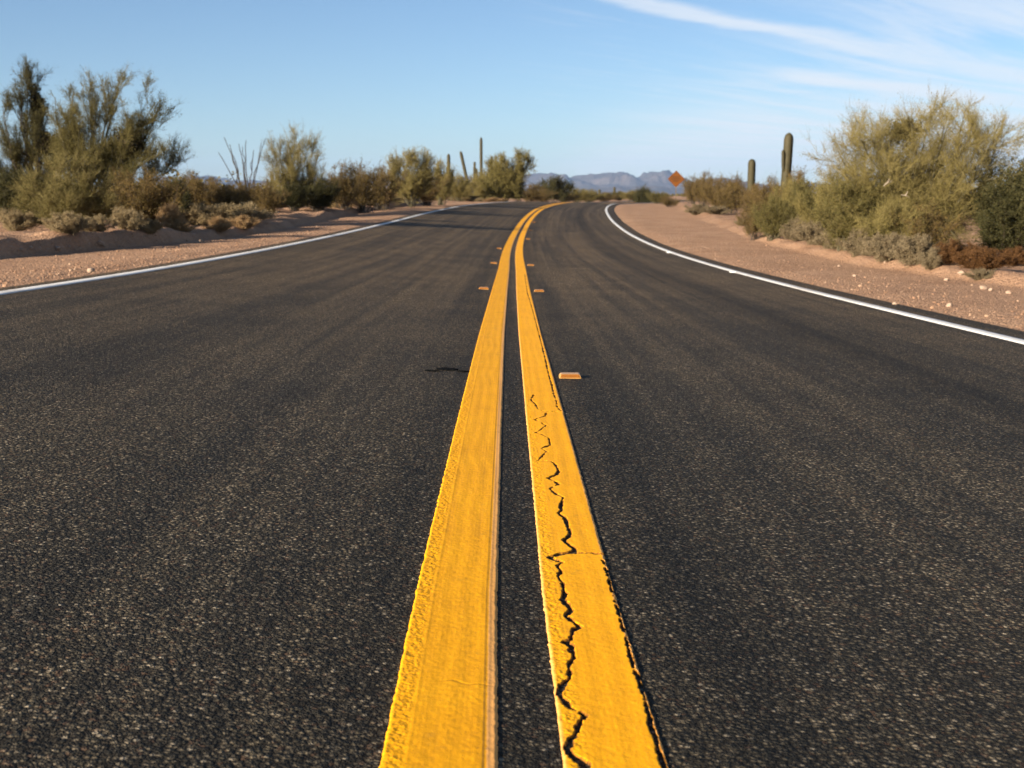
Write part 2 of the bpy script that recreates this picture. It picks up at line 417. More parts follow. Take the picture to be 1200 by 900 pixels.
# ------------------------------------------------------------------ sheets: ground, road, markings
def grid_obj(name, X, Y, Z, mat, uv=None, smooth=True):
    ny, nx = X.shape
    V = np.stack([X, Y, Z], -1).reshape(-1, 3)
    i = np.arange(ny-1)[:, None]*nx + np.arange(nx-1)[None]
    F = np.stack([i, i+1, i+nx+1, i+nx], -1).reshape(-1, 4)
    a = Acc(); a.add(V, F, 0, smooth); o = a.obj(name, [mat])
    if uv is not None:
        l = o.data.uv_layers.new(name='UVMap')
        idx = np.empty(len(o.data.loops), np.int32); o.data.loops.foreach_get('vertex_index', idx)
        l.data.foreach_set('uv', uv.reshape(-1, 2)[idx].astype(np.float32).ravel())
    return o

# ground
rows = np.concatenate([np.arange(-6, 6, .5), np.arange(6, 30, .14), np.arange(30, 60, .3), np.arange(60, 110, .7), np.arange(110, 300, 3.), np.geomspace(300, 15000, 40)])
cl = np.concatenate([-np.geomspace(15000, 30, 26), np.arange(-28, -9, .6), np.arange(-9, -5, .07), np.arange(-5, UL, .12), [UL-.04, UL+.06, UL+.2, -2.2, 0, 2.2, UR-.2, UR-.06, UR+.04],
                     np.arange(UR+.1, 5.4, .14), np.arange(5.4, 7.2, .07), np.arange(7.2, 12, .25), np.arange(12, 30, .7), np.geomspace(30, 15000, 26)])
cl = np.sort(cl)
GX = xc(rows)[:, None] + cl[None]; GY = np.broadcast_to(rows[:, None], GX.shape)
GZ = ground_z(GX, GY)
ground = grid_obj('desert_ground', GX, GY, GZ, M['ground']); tag(ground, kind='structure', label='pink tan gravel desert floor with graded shoulders beside the road')

# road
rr = np.concatenate([np.arange(-4, 30, .12), np.arange(30, 110, .4), np.arange(110, 262, 1.5)])
cu = np.concatenate([[UL], np.linspace(-4.1, -.3, 22), [-.2, -.1, 0, .1, .2], np.linspace(.3, 3.75, 20), [UR]])
RX = np.zeros((len(rr), len(cu))); U = np.broadcast_to(cu[None], RX.shape).copy()
eL = vnoise(rr*0, rr, 2.2, 1.3)*.05 + vnoise(rr*0, rr, .5, 4.3)*.06
eR = vnoise(rr*0, rr, 2.2, 2.3)*.05 + vnoise(rr*0, rr, .5, 6.3)*.06
U[:, 0] += eL; U[:, -1] += eR
RY = np.broadcast_to(rr[:, None], RX.shape)
RX = xc(rr)[:, None] + U
RZ = zroad(U, RY)
RZ[:, 0] -= .06; RZ[:, -1] -= .06
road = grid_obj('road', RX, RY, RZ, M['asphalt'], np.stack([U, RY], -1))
tag(road, kind='structure', label='dark grainy two-lane asphalt road bending to the right')

# white edge lines
for nm, u0, lab in (('white_edge_line', -3.9, 'solid white line along the left side of the road'), ('white_edge_line', 3.4, 'solid white line along the right side of the road')):
    ry = np.concatenate([np.arange(-3, 40, .12), np.arange(40, 110, .4), np.arange(110, 240, 1.5)])
    hw = .055
    cu2 = np.array([-hw-.006, -hw, -hw/2, 0, hw/2, hw, hw+.006])
    Uu = u0 + np.broadcast_to(cu2[None], (len(ry), 7)).copy()
    j1 = vnoise(ry*0, ry, 6, 9.1)*.006; j2 = vnoise(ry*0, ry, 6, 3.7)*.006
    Uu[:, :2] += j1[:, None]; Uu[:, 5:] += j2[:, None]
    Yy = np.broadcast_to(ry[:, None], Uu.shape)
    Zz = zroad(Uu, Yy) + np.array([-.004, .005, .006, .006, .006, .005, -.004])
    tag(grid_obj(nm, xc(ry)[:, None]+Uu, Yy, Zz, M['white'], np.stack([Uu, Yy], -1)), kind='structure', label=lab)

# yellow centre lines with real thickness and cracks
CR_A = [(0.0976, 5.178), (0.0826, 5.035), (0.0976, 4.938), (0.1081, 4.78), (0.1384, 4.718), (0.133, 4.62), (0.0909, 4.539), (0.1132, 4.459), (0.1287, 4.405), (0.1025, 4.301), (0.0867, 4.255), (0.1065, 4.222), (0.1303, 4.146), (0.1301, 4.022), (0.0988, 3.954), (0.1125, 3.905), (0.0823, 3.76), (0.1221, 3.751), (0.1348, 3.699), (0.1414, 3.6), (0.1323, 3.552), (0.1045, 3.497), (0.1249, 3.452), (0.1337, 3.42), (0.1049, 3.365), (0.1158, 3.309), (0.1393, 3.256), (0.13, 3.19), (0.1277, 3.103), (0.1191, 3.079), (0.1319, 3.032), (0.1368, 2.952), (0.1387, 2.877), (0.1324, 2.836), (0.1189, 2.815), (0.1308, 2.776), (0.1445, 2.728), (0.1271, 2.704), (0.0997, 2.69), (0.0804, 2.667), (0.1076, 2.627), (0.096, 2.601), (0.1018, 2.558), (0.0938, 2.517), (0.1008, 2.477), (0.1014, 2.438), (0.1032, 2.4), (0.0973, 2.355), (0.1105, 2.301), (0.0947, 2.262), (0.1126, 2.222), (0.1202, 2.202), (0.1055, 2.176), (0.0987, 2.132), (0.0852, 2.118), (0.0966, 2.096), (0.0998, 2.044), (0.0924, 2.022), (0.0871, 1.999), (0.085, 1.942), (0.0689, 1.916), (0.065, 1.883), (0.0762, 1.828), (0.099, 1.792), (0.0901, 1.77), (0.0836, 1.733), (0.073, 1.709), (0.0663, 1.674), (0.0692, 1.657), (0.088, 1.619), (0.0794, 1.58), (.085, 1.5)]
CR_B = [(0.1271, 2.704), (0.1779, 2.706), (0.2094, 2.699)]
CR_C = [(0.1384, 4.718), (0.2011, 4.743)]
CR_D = [(0.1784, 16.605), (0.1718, 12.607), (0.1830, 10.793), (0.1900, 9.275), (0.1926, 8.025), (0.1921, 7.26), (0.1912, 6.661), (0.1876, 6.014), (0.1894, 5.502), (0.187, 5.223), (0.1914, 5.02), (0.1886, 4.832), (0.2011, 4.743)]
CR_E = [(.2025, 2.645), (.2030, 2.477), (.2035, 2.306), (.2026, 2.165), (.1999, 2.0), (.2024, 1.931), (.2032, 1.859), (.2011, 1.77), (.2007, 1.694), (.2012, 1.615), (.2, 1.5)]
def seg_dist(U, Y, pl, ys=.75):
    P = np.stack([U, Y*ys], -1); best = np.full(U.shape, 9.)
    for a, b in zip(pl[:-1], pl[1:]):
        a = np.array([a[0], a[1]*ys]); b = np.array([b[0], b[1]*ys]); ab = b-a
        sel = (P[..., 1] > min(a[1], b[1])-.06) & (P[..., 1] < max(a[1], b[1])+.06)
        if not sel.any(): continue
        q = P[sel]-a; t = np.clip((q@ab)/(ab@ab), 0, 1)
        best[sel] = np.minimum(best[sel], np.linalg.norm(q-t[:, None]*ab, axis=1))
    return best
def fast_noise(U, Y, su, sy, seed, octv=3):
    """value noise on a lattice, vectorised"""
    tot = np.zeros(U.shape); amp = 1.; r = np.random.default_rng(seed)
    for o in range(octv):
        T = r.uniform(-1, 1, (128, 128)); x = U*su*2**o + 31.7; y = Y*sy*2**o + 11.3
        i = np.floor(x).astype(int); j = np.floor(y).astype(int); fx = x-i; fy = y-j
        fx = fx*fx*(3-2*fx); fy = fy*fy*(3-2*fy)
        g = lambda a, b: T[a % 128, b % 128]
        tot += amp*((g(i, j)*(1-fx)+g(i+1, j)*fx)*(1-fy) + (g(i, j+1)*(1-fx)+g(i+1, j+1)*fx)*fy); amp *= .5
    return tot/1.75
def yellow(u0, u1, mat, lab, right):
    ry = np.concatenate([np.arange(1.2, 5.3, .003), np.arange(5.3, 10, .012), np.arange(10, 20, .04), np.arange(20, 110, .3), np.arange(110, 250, 1.5)])
    nu = 84; m = .012
    cu2 = np.linspace(u0-m, u1+m, nu)
    Uu = np.broadcast_to(cu2[None], (len(ry), nu)).copy(); Yy = np.broadcast_to(ry[:, None], Uu.shape)
    s = (Uu-u0)/(u1-u0)
    e = fast_noise(Uu, Yy, 60, 60, 3+right)*.0022*(1.0 + .8*(fast_noise(Uu*0, Yy, 1, 9, 7)))
    inside = np.minimum(Uu-u0, u1-Uu) + e
    pn = fast_noise(Uu, Yy, 150, 120, 5+right)
    ridge = .00020*np.sin((Uu-u0)*2*np.pi/.042 + fast_noise(Uu*.2, Yy, 4, 2.2, 15+right)*3.5) + .00004*np.sin((Uu-u0)*2*np.pi/.009+1.+fast_noise(Uu*.2, Yy, 4, 3, 25)*3)
    ripple = .00018*fast_noise(Uu, Yy, 12, 45, 9+right)
    th = .0044 + ridge*sst(s, .1, .25) + ripple
    ruf = 1-sst(s, .14, .24)
    th = th + ruf*(.0011*pn - .0004) + .0004*pn
    if not right:
        th = th - .0006*sst(s, .915, .925) - .0005*np.exp(-((s-.893)/.012)**2) + .0005*np.exp(-((s-.22)/.025)**2)
    th = th*sst(inside, -.0015, .0045) - .006*(1-sst(inside, -.003, .0005))
    if right:
        wn = 1.3*fast_noise(Uu, Yy, 60, 34, 31, 3) + .75*fast_noise(Uu, Yy, 190, 110, 33, 2); crk = np.zeros(Uu.shape)
        grow = 1.0-sst(Yy, 1.7, 4.9)
        for pl, w0, w1 in ((CR_A, .0012, .0038), (CR_B, .0022, .0022), (CR_C, .0018, .0018), (CR_D, .0018, .0018), (CR_E, .0003, .0007)):
            d = seg_dist(Uu, Yy, pl) + .0042*wn
            w = w0 + (w1-w0)*grow
            w = w*(.75 + .65*fast_noise(Uu*0, Yy, 1, 14, 41))
            cut = 1-sst(d, w*.7, w+.0022)
            th = th*(1-cut) - .009*cut
            crk = np.maximum(crk, 1-sst(d, w+.0012, w+.0034)); lift = np.exp(-np.clip(d-w, 0, 1)/.014)*.0006*(1-cut)
            th = th + lift*(Uu > .09)
    else:
        crk = np.zeros(Uu.shape)
        for yy in (1.915, 5.5):
            d = np.abs(Yy-yy-.02*fast_noise(Uu, Yy*0, 40, 1, 77))
            cut = (1-sst(d, .0005, .0035))*sst(s, .40, .5)*sst(fast_noise(Uu, Yy, 30, 3, 91), -.5, .1); th = th - .0008*cut; crk = np.maximum(crk, cut*.3)
    Zz = zroad(Uu, Yy) + th
    o = grid_obj('yellow_centre_line', xc(ry)[:, None]+Uu, Yy, Zz, mat, np.stack([s, Yy], -1))
    at_ = o.data.attributes.new('crack_dirt', 'FLOAT', 'POINT'); at_.data.foreach_set('value', crk.ravel().astype(np.float32))
    tag(o, kind='structure', label=lab)
yellow(-.2085, -.0390, M['yl'], 'left stripe of the double yellow centre line with a pebbly left edge', 0)
yellow(.0555, .2085, M['yr'], 'right stripe of the double yellow centre line with a jagged crack', 1)

# ------------------------------------------------------------------ raised pavement markers
def marker(u, Y, mat_body, mat_ref, label, group, cat='road marker', s=1.0, rz=0.0):
    X = float(xc(Y))+u; z = float(zroad(np.array(u), np.array(Y)))
    root = empty('pavement_marker', (X, Y, z+.001), rz)
    tag(root, label, cat, group)
    w, d, h = .053*s, .036*s, .020*s
    V = []
    for (zz, a, b) in ((-.004, w, d), (.004, w, d), (.0145*s, w*.93, d*.88), (h, w*.80, d*.74)):
        V += [(-a, -b, zz), (a, -b, zz), (a, b, zz), (-a, b, zz)]
    F = []
    for k in range(3):
        for j in range(4):
            F.append((k*4+j, k*4+(j+1) % 4, k*4+4+(j+1) % 4, k*4+4+j))
    F.append((12, 13, 14, 15))
    a = Acc(); a.add(V, F); b = a.obj('body', [mat_body], root)
    bv = b.modifiers.new('bevel', 'BEVEL'); bv.width = .0015; bv.segments = 2
    if mat_ref:
        for sg in (-1,):
            q = Acc()
            def pt(x, t, off):
                y = -(d*1.0 + (d*.80-d*1.0)*t); zz = .004 + (.0185*s-.004)*t
                return (x, y-off*.7, zz+off*.7)
            xs = (-w*.90, w*.90)
            V = [pt(xs[0], -.15, .0032), pt(xs[1], -.15, .0032), pt(xs[1]*.90, .92, .0032), pt(xs[0]*.90, .92, .0032),
                 pt(xs[0], .05, -.002), pt(xs[1], .05, -.002), pt(xs[1]*.92, .9, -.002), pt(xs[0]*.92, .9, -.002)]
            F = [(0, 1, 2, 3), (4, 7, 6, 5), (0, 4, 5, 1), (1, 5, 6, 2), (2, 6, 7, 3), (3, 7, 4, 0)]
            q.add(V, F); q.obj('reflector', [mat_ref], root)
    return root
GM = 'amber reflective markers beside the yellow lines'
mk = [(.288, 5.80, 'nearest amber marker block, right of the cracked yellow stripe'),
      (-.300, 13.0, 'amber marker nearest on the left of the yellow stripes'),
      (.300, 12.9, 'second nearest amber marker on the right of the yellow stripes'),
      (-.300, 19.6, 'middle one of the three amber markers left of the yellow stripes'),
      (.300, 19.4, 'third nearest amber marker on the right of the yellow stripes'),
      (-.300, 25.8, 'farthest of the three amber markers left of the yellow stripes'),
      (.310, 32.0, 'fourth nearest amber marker on the right of the yellow stripes'),
      (.310, 38.2, 'fifth nearest amber marker on the right, where the stripes start to bend'),
      (.310, 44.5, 'farthest visible amber marker right of the bending yellow stripes')]
for u, Y, lab in mk: marker(u, Y, M['ceramic'], M['amber'], lab, GM)
marker(3.31, 18.0, M['whitecer'], None, 'nearer small white marker bump touching the right white line', 'white bumps on the right edge line', s=.8)
marker(3.31, 25.6, M['whitecer'], None, 'farther small white marker bump touching the right white line', 'white bumps on the right edge line', s=.8)
# scar where a marker is missing
a = Acc()
for (cx0, cy0, lx, ly, sd) in ((-.330, 5.95, .055, .060, 1), (-.245, 5.90, .038, .022, 2), (-.40, 5.86, .04, .020, 3)):
    k = 22; ang = np.linspace(0, 2*np.pi, k, endpoint=False); q = np.random.default_rng(sd).uniform(.55, 1.15, k)
    x = cx0+lx*q*np.cos(ang); y = cy0+ly*q*np.sin(ang)
    z = zroad(x, y)+.0045
    V = np.concatenate([[[cx0, cy0, float(zroad(np.array(cx0), np.array(cy0)))+.006]], np.stack([x, y, z], 1), np.stack([x*1.0, y, z-.008], 1)])
    F = [(0, 1+i, 1+(i+1) % k) for i in range(k)]; a.add(V, F)
    a.add(V, [(1+i, 1+k+i, 1+k+(i+1) % k, 1+(i+1) % k) for i in range(k)])
tag(a.obj('adhesive_patch', [M['tar']]), 'black adhesive scar where a marker is missing, left of the yellow stripe', 'road scar')

# ------------------------------------------------------------------ plants
def curve_pts(p0, p1, n=8, sag=None, wob=.05):
    p0 = np.array(p0, float); p1 = np.array(p1, float); L = np.linalg.norm(p1-p0)
    c = p0*.5+p1*.5 + (np.array(sag) if sag is not None else 0) + RNG.normal(size=3)*wob*L
    t = np.linspace(0, 1, n)[:, None]
    P = (1-t)**2*p0 + 2*t*(1-t)*c + t*t*p1
    P[1:-1] += RNG.normal(size=(n-2, 3))*.012*L
    return P

def broom(name, label, cat, X, Y, targets, z0=None, tw='pv_twig', lf='pv_leaf', bark='bark', trunk_r=.07, nsub=6, sub_len=.32, ntw=26, tl=(.22, .5), tr=.0038, nleaf=3, leaf=.028,
          clumps=(), spread=.55, uptrend=.35, group=None, trunk_split=.12, tmin=.3, dens=6):
    z = (gz(X, Y) if z0 is None else z0) - .04
    root = empty(name, (X, Y, z)); tag(root, label, cat, group)
    tk = Acc(); cr = Acc(); SP = []; SD = []; SW = []
    for T in targets:
        T = np.array(T, float); L = np.linalg.norm(T); T = T*max(.5, (L-.62*tl[1])/L); L = np.linalg.norm(T)
        st = np.array([RNG.normal()*.05, RNG.normal()*.05, 0])
        out = np.array([T[0]*.18, T[1]*.18, T[2]*trunk_split]) if T[2] > .5*math.hypot(T[0], T[1]) else np.array([0, 0, L*.12])
        P = curve_pts(st, T, 9, sag=-out*.4 + np.array([T[0]*.10, T[1]*.10, -.03*L]), wob=.04)
        rad = .75*trunk_r*(L/3.)*np.linspace(1, .10, 9)**1.1 + .003
        tube(tk, P, rad, 7)
        ax = unit(np.gradient(P, axis=0))
        for k in range(nsub):
            t = RNG.uniform(tmin, .97); i = min(int(t*8), 7); b = P[i]+(P[i+1]-P[i])*(t*8-i)
            d = unit(ax[i] + RNG.normal(size=3)*spread + np.array([T[0]*.06, T[1]*.06, uptrend]))
            sl = L*sub_len*(1.15-.6*t)*RNG.uniform(.6, 1.2)
            Q = curve_pts(b, b+d*sl, 6, wob=.08); tube(tk, Q, np.linspace(max(rad[i]*.5, .004), .0025, 6), 5)
            m_ = int(ntw*.8)
            ti = RNG.uniform(.15, 1, m_)*4.999; ii = ti.astype(int); ff = (ti-ii)[:, None]
            SP.append(Q[ii]*(1-ff)+Q[ii+1]*ff); SD.append(np.repeat(d[None], m_, 0))
        m_ = ntw
        ti = RNG.uniform(max(.3, tmin), 1, m_)*7.999; ii = ti.astype(int); ff = (ti-ii)[:, None]
        SP.append(P[ii]*(1-ff)+P[ii+1]*ff); SD.append(ax[ii])
    P = np.concatenate(SP); D = np.concatenate(SD); n = len(P)
    D2 = unit(D + RNG.normal(size=(n, 3))*.55 + np.array([0, 0, uptrend]))
    L = RNG.uniform(*tl, n)
    twigs(cr, P, D2, L, tr, .18, 0)
    # second order twiglets
    k = dens
    t = RNG.uniform(.25, .95, (n, k, 1)); P2 = (P[:, None]+D2[:, None]*L[:, None, None]*t).reshape(-1, 3)
    D3 = unit(np.repeat(D2, k, 0) + RNG.normal(size=(n*k, 3))*.5)
    L3 = np.repeat(L, k)*RNG.uniform(.35, .7, n*k)
    twigs(cr, P2, D3, L3, tr*.65, .15, 0)
    if nleaf:
        t = RNG.uniform(.1, 1, (len(P2), nleaf, 1)); PL = (P2[:, None]+D3[:, None]*L3[:, None, None]*t).reshape(-1, 3)
        leaves(cr, PL + RNG.normal(size=PL.shape)*.012, leaf, .4, 1)
    tk.obj('trunk', [M[bark]], root)
    cr.obj('crown', [M[tw], M[lf]], root)
    for (cx0, cy0, c0, rx, rz_) in clumps:
        q = Acc(); m_ = int(1500*max(rx, .25)*max(rz_, .25)/.16)
        pp = rnd_unit(m_)*(RNG.uniform(0, 1, m_)**.38)[:, None]*np.array([rx, rx, rz_])
        pp *= (1+.35*np.sin(pp[:, :1]*9+cx0)*np.cos(pp[:, 2:]*8))
        twigs(q, pp*.6, rnd_unit(m_)+np.array([0, 0, .1]), RNG.uniform(.08, .22, m_), .004, .1, 0)
        leaves(q, pp, .07, .0, 0, .6)
        o = q.obj('mistletoe_clump', [M['mist']], root); o.location = (cx0, cy0, c0)
    return root

def bush_mesh(kind, h, w, seed):
    """returns (stems mesh, foliage mesh) in metres"""
    global RNG
    keep = RNG; RNG = np.random.default_rng(seed)
    st = Acc(); fo = Acc()
    cfg = dict(creosote=('darkbark', 'cr_twig', 'cr_leaf', 24, 46, 4, .034), olive=('bark', 'pv_twig', 'pv_leaf', 30, 62, 4, .032),
               gold=('bark', 'gold_twig', 'gold_leaf', 30, 66, 4, .030), dark=('darkbark', 'dk_twig', 'dk_leaf', 30, 62, 5, .042),
               rust=('darkbark', 'rust_twig', 'rust_leaf', 28, 60, 4, .030), gray=('darkbark', 'gray_twig', 'gray_leaf', 30, 64, 4, .028),
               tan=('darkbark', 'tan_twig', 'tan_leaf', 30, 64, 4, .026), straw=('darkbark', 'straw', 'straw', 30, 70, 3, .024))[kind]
    bark, tw, lf, ns, nt_, nl, ls = cfg
    mound = kind in ('gray', 'straw', 'tan')
    SP = []; SD = []
    for i in range(ns):
        az = RNG.uniform(0, 2*np.pi); tilt = RNG.uniform(.05, 1.0)
        if mound: tilt = RNG.uniform(.05, 1.25)
        e = RNG.uniform(.72, 1.08)
        T = np.array([math.cos(az)*math.sin(tilt)*w*.52/ math.sin(1.0), math.sin(az)*math.sin(tilt)*w*.52/math.sin(1.0), h*max(.12, math.cos(tilt)**.75)])*e
        P = curve_pts((RNG.normal()*.06*w, RNG.normal()*.06*w, 0), T, 7, sag=(T[0]*.06, T[1]*.06, -.02*h), wob=.05)
        tube(st, P, np.linspace(.010*max(h, .5), .003, 7), 5)
        ax = unit(np.gradient(P, axis=0))
        ti = RNG.uniform(.12 if mound else .22, 1, nt_)*5.999; ii = ti.astype(int); ff = (ti-ii)[:, None]
        SP.append(P[ii]*(1-ff)+P[ii+1]*ff); SD.append(ax[ii])
    P = np.concatenate(SP); D = np.concatenate(SD); n = len(P)
    D2 = unit(D + RNG.normal(size=(n, 3))*.6 + np.array([0, 0, .25])); s = min(h, w)
    L = RNG.uniform(.10, .26, n)*max(.55, s)*(.9 if not mound else 1.0)
    twigs(fo, P, D2, L, .0032, .15, 0)
    k = 3
    t = RNG.uniform(.2, .95, (n, k, 1)); P2 = (P[:, None]+D2[:, None]*L[:, None, None]*t).reshape(-1, 3)
    D3 = unit(np.repeat(D2, k, 0) + RNG.normal(size=(n*k, 3))*.6); L3 = np.repeat(L, k)*RNG.uniform(.35, .75, n*k)
    twigs(fo, P2, D3, L3, .0022, .1, 0)
    t = RNG.uniform(.1, 1, (len(P2), nl, 1)); PL = (P2[:, None]+D3[:, None]*L3[:, None, None]*t).reshape(-1, 3)
    leaves(fo, PL+RNG.normal(size=PL.shape)*.014, ls, .35, 1, .55)
    PLz = PL
    RNG = keep
    return st.mesh('stems', [M[bark]]), fo.mesh('foliage', [M[tw], M[lf]])

BLIB = {}
VDIM = {'creosote': (1.3, 1.7), 'olive': (1.4, 1.7), 'gold': (1.5, 1.8), 'dark': (1.5, 1.9), 'rust': (.7, 1.2), 'gray': (.5, .95), 'tan': (.5, .95), 'straw': (.5, .75)}
def bush(name, label, cat, kind, X, Y, h, w, group=None, var=None, dz=0., wy=None):
    v = int(RNG.integers(0, 3)) if var is None else var
    if (kind, v) not in BLIB: BLIB[(kind, v)] = bush_mesh(kind, *VDIM[kind], hash((len(kind), ord(kind[0]), ord(kind[1]), v)) % 9999)
    sm, fm = BLIB[(kind, v)]; h0, w0 = VDIM[kind]
    root = empty(name, (X, Y, gz(X, Y)-.03+dz), RNG.uniform(0, 6.28)); tag(root, label, cat, group)
    sx = w/w0; root.scale = (sx, sx if wy is None else wy/w0, .86*h/h0)
    for nm, me in (('stems', sm), ('foliage', fm)):
        o = bpy.data.objects.new(nm, me); link(o); o.parent = root
    return root

def sag_col(acc, P, r, ribs=16, depth=.10):
    P = np.asarray(P, float); n = len(P)
    T = unit(np.gradient(P, axis=0)); A = unit(np.cross(T, np.array([.1, 1., .05]))); B = np.cross(T, A)
    m_ = ribs*2; ang = np.linspace(0, 2*np.pi, m_, endpoint=False); prof = 1+depth*np.cos(ang*ribs)
    rad = np.broadcast_to(r, (n,))
    V = P[:, None]+rad[:, None, None]*prof[None, :, None]*(np.cos(ang)[None, :, None]*A[:, None]+np.sin(ang)[None, :, None]*B[:, None])
    i = np.arange(n-1)[:, None]*m_; k = np.arange(m_)[None]; k2 = (k+1) % m_
    acc.add(V, np.stack([i+k, i+k2, i+m_+k2, i+m_+k], -1).reshape(-1, 4), 0, True)
    top = len(acc.v[-1])
    acc.add(np.concatenate([V[-1], P[-1:]+T[-1:]*rad[-1]*.3]), [(j, (j+1) % m_, m_) for j in range(m_)], 0, True)
def saguaro(label, X, Y, H, r, lean=(0, 0), arms=(), group=None):
    root = empty('saguaro_cactus', (X, Y, gz(X, Y)-.1)); tag(root, label, 'cactus', group)
    t = np.concatenate([np.linspace(0, .93, 10), [.96, .98, .993, 1.]])
    P = np.stack([lean[0]*t, lean[1]*t, H*t], 1); rad = r*np.concatenate([np.linspace(.78, 1., 4), np.linspace(1., .96, 6), [.85, .66, .4, .12]])
    a = Acc(); sag_col(a, P, rad); a.obj('stem', [M['sag']], root)
    for (z0, side, z1, ra) in arms:
        q = Acc(); dx, dy = side
        b = np.array([lean[0]*z0/H, lean[1]*z0/H, z0])
        c = [b, b+np.array([dx*.5, dy*.5, .02*H]), b+np.array([dx*.92, dy*.92, .06*H+.05]), b+np.array([dx, dy, .12*H+.1])]
        hh = np.linspace(.16*H+.15, z1-z0, 5)
        c += [b+np.array([dx*(1.02+.08*i/5), dy*1.02, zz]) for i, zz in enumerate(hh)]
        e = c[-1]; c += [e+np.array([0, 0, .05]), e+np.array([0, 0, .085]), e+np.array([0, 0, .10])]
        sag_col(q, c, ra*np.array([.8, .9, 1, 1, 1, 1, 1, 1, .95, .75, .45, .12]), 12)
        q.obj('arm', [M['sag']], root)
    return root

# ---- left side, near
def tg(px0, py0, Y, pts, zb, depth=1.0):
    """limb tips given as sight lines at the tree's own distance -> local metres"""
    out = []
    for i, (px, py) in enumerate(pts):
        out.append(((px-px0)/FE*Y, RNG.uniform(-depth, depth), topz(py, Y)-zb))
    return out
Y = 30.; bx = at(92, Y); zb = gz(bx, Y)
broom('palo_verde_tree', 'tall open palo verde on the left with pale forking limbs and dark mistletoe', 'tree', bx, Y,
      tg(92, 0, Y, [(80, 104), (92, 98), (86, 120), (108, 128), (126, 92), (138, 90), (147, 96), (132, 118), (158, 128), (176, 128), (192, 118), (196, 124), (186, 140), (170, 150), (200, 166), (220, 176), (206, 190), (140, 160), (110, 168), (70, 150)], zb, .8),
      ntw=22, nsub=8, dens=8, tl=(.18, .44), clumps=[(at(158, Y)-bx, -.1, topz(168, Y)-zb, .46, .42)], spread=.45, uptrend=.5, nleaf=3, leaf=.03)
bx = at(42, Y+1.5); zb = gz(bx, Y+1.5)
broom('palo_verde_tree', 'dark dense palo verde at the far left with a mistletoe-choked upright spire', 'tree', bx, Y+1.5,
      tg(42, 0, Y+1.5, [(42, 88), (48, 92), (38, 96), (20, 122), (12, 142), (30, 118), (55, 130), (62, 150), (4, 168), (0, 190), (18, 170), (60, 175), (-12, 180), (70, 180), (-25, 200), (35, 150)], zb, .8),
      ntw=21, nsub=7, dens=8, tl=(.18, .42), tw='dk_twig', lf='pv_leaf', bark='darkbark', clumps=[(at(50, Y)-at(42, Y), 0, topz(122, Y)-zb, .22, .62), (at(55, Y)-at(42, Y), 0, topz(165, Y)-zb, .34, .5)], spread=.45, uptrend=.4)
Y = 22.5; bx = at(80, Y); zb = gz(bx, Y)
broom('palo_verde_shrub', 'pale green broom-like shrub in front of the tall palo verde', 'shrub', bx, Y,
      tg(80, 0, Y, [(25, 212), (35, 200), (48, 192), (60, 186), (75, 182), (90, 183), (104, 186), (116, 194), (126, 205), (132, 220), (18, 228), (50, 215), (100, 215), (76, 205), (140, 235), (64, 232), (90, 232), (30, 236)], zb, .7),
      tw='gold_twig', lf='pv_leaf', nsub=9, ntw=15, tl=(.15, .34), trunk_r=.03, tmin=.12, tr=.003, nleaf=3, leaf=.026)
B = bush
B('creosote_bush', 'dark brown bush under the right limbs of the tall palo verde', 'bush', 'creosote', at(175, 27), 27, 1.35, 1.9, var=0)
B('creosote_bush', 'olive brown bush at the right foot of the tall palo verde, touching its lowest limb', 'bush', 'dark', at(207, 29), 29, 1.15, 1.5, var=0)
B('creosote_bush', 'dark bush filling the gap below the dark dense palo verde', 'bush', 'dark', at(8, 27), 27, 1.25, 1.9, var=1)
B('creosote_bush', 'brown bush between the pale green shrub and the dark bush under the palo verde', 'bush', 'creosote', at(140, 29), 29, 1.3, 1.8, var=1)
GL = 'low dry shrubs along the left bank'
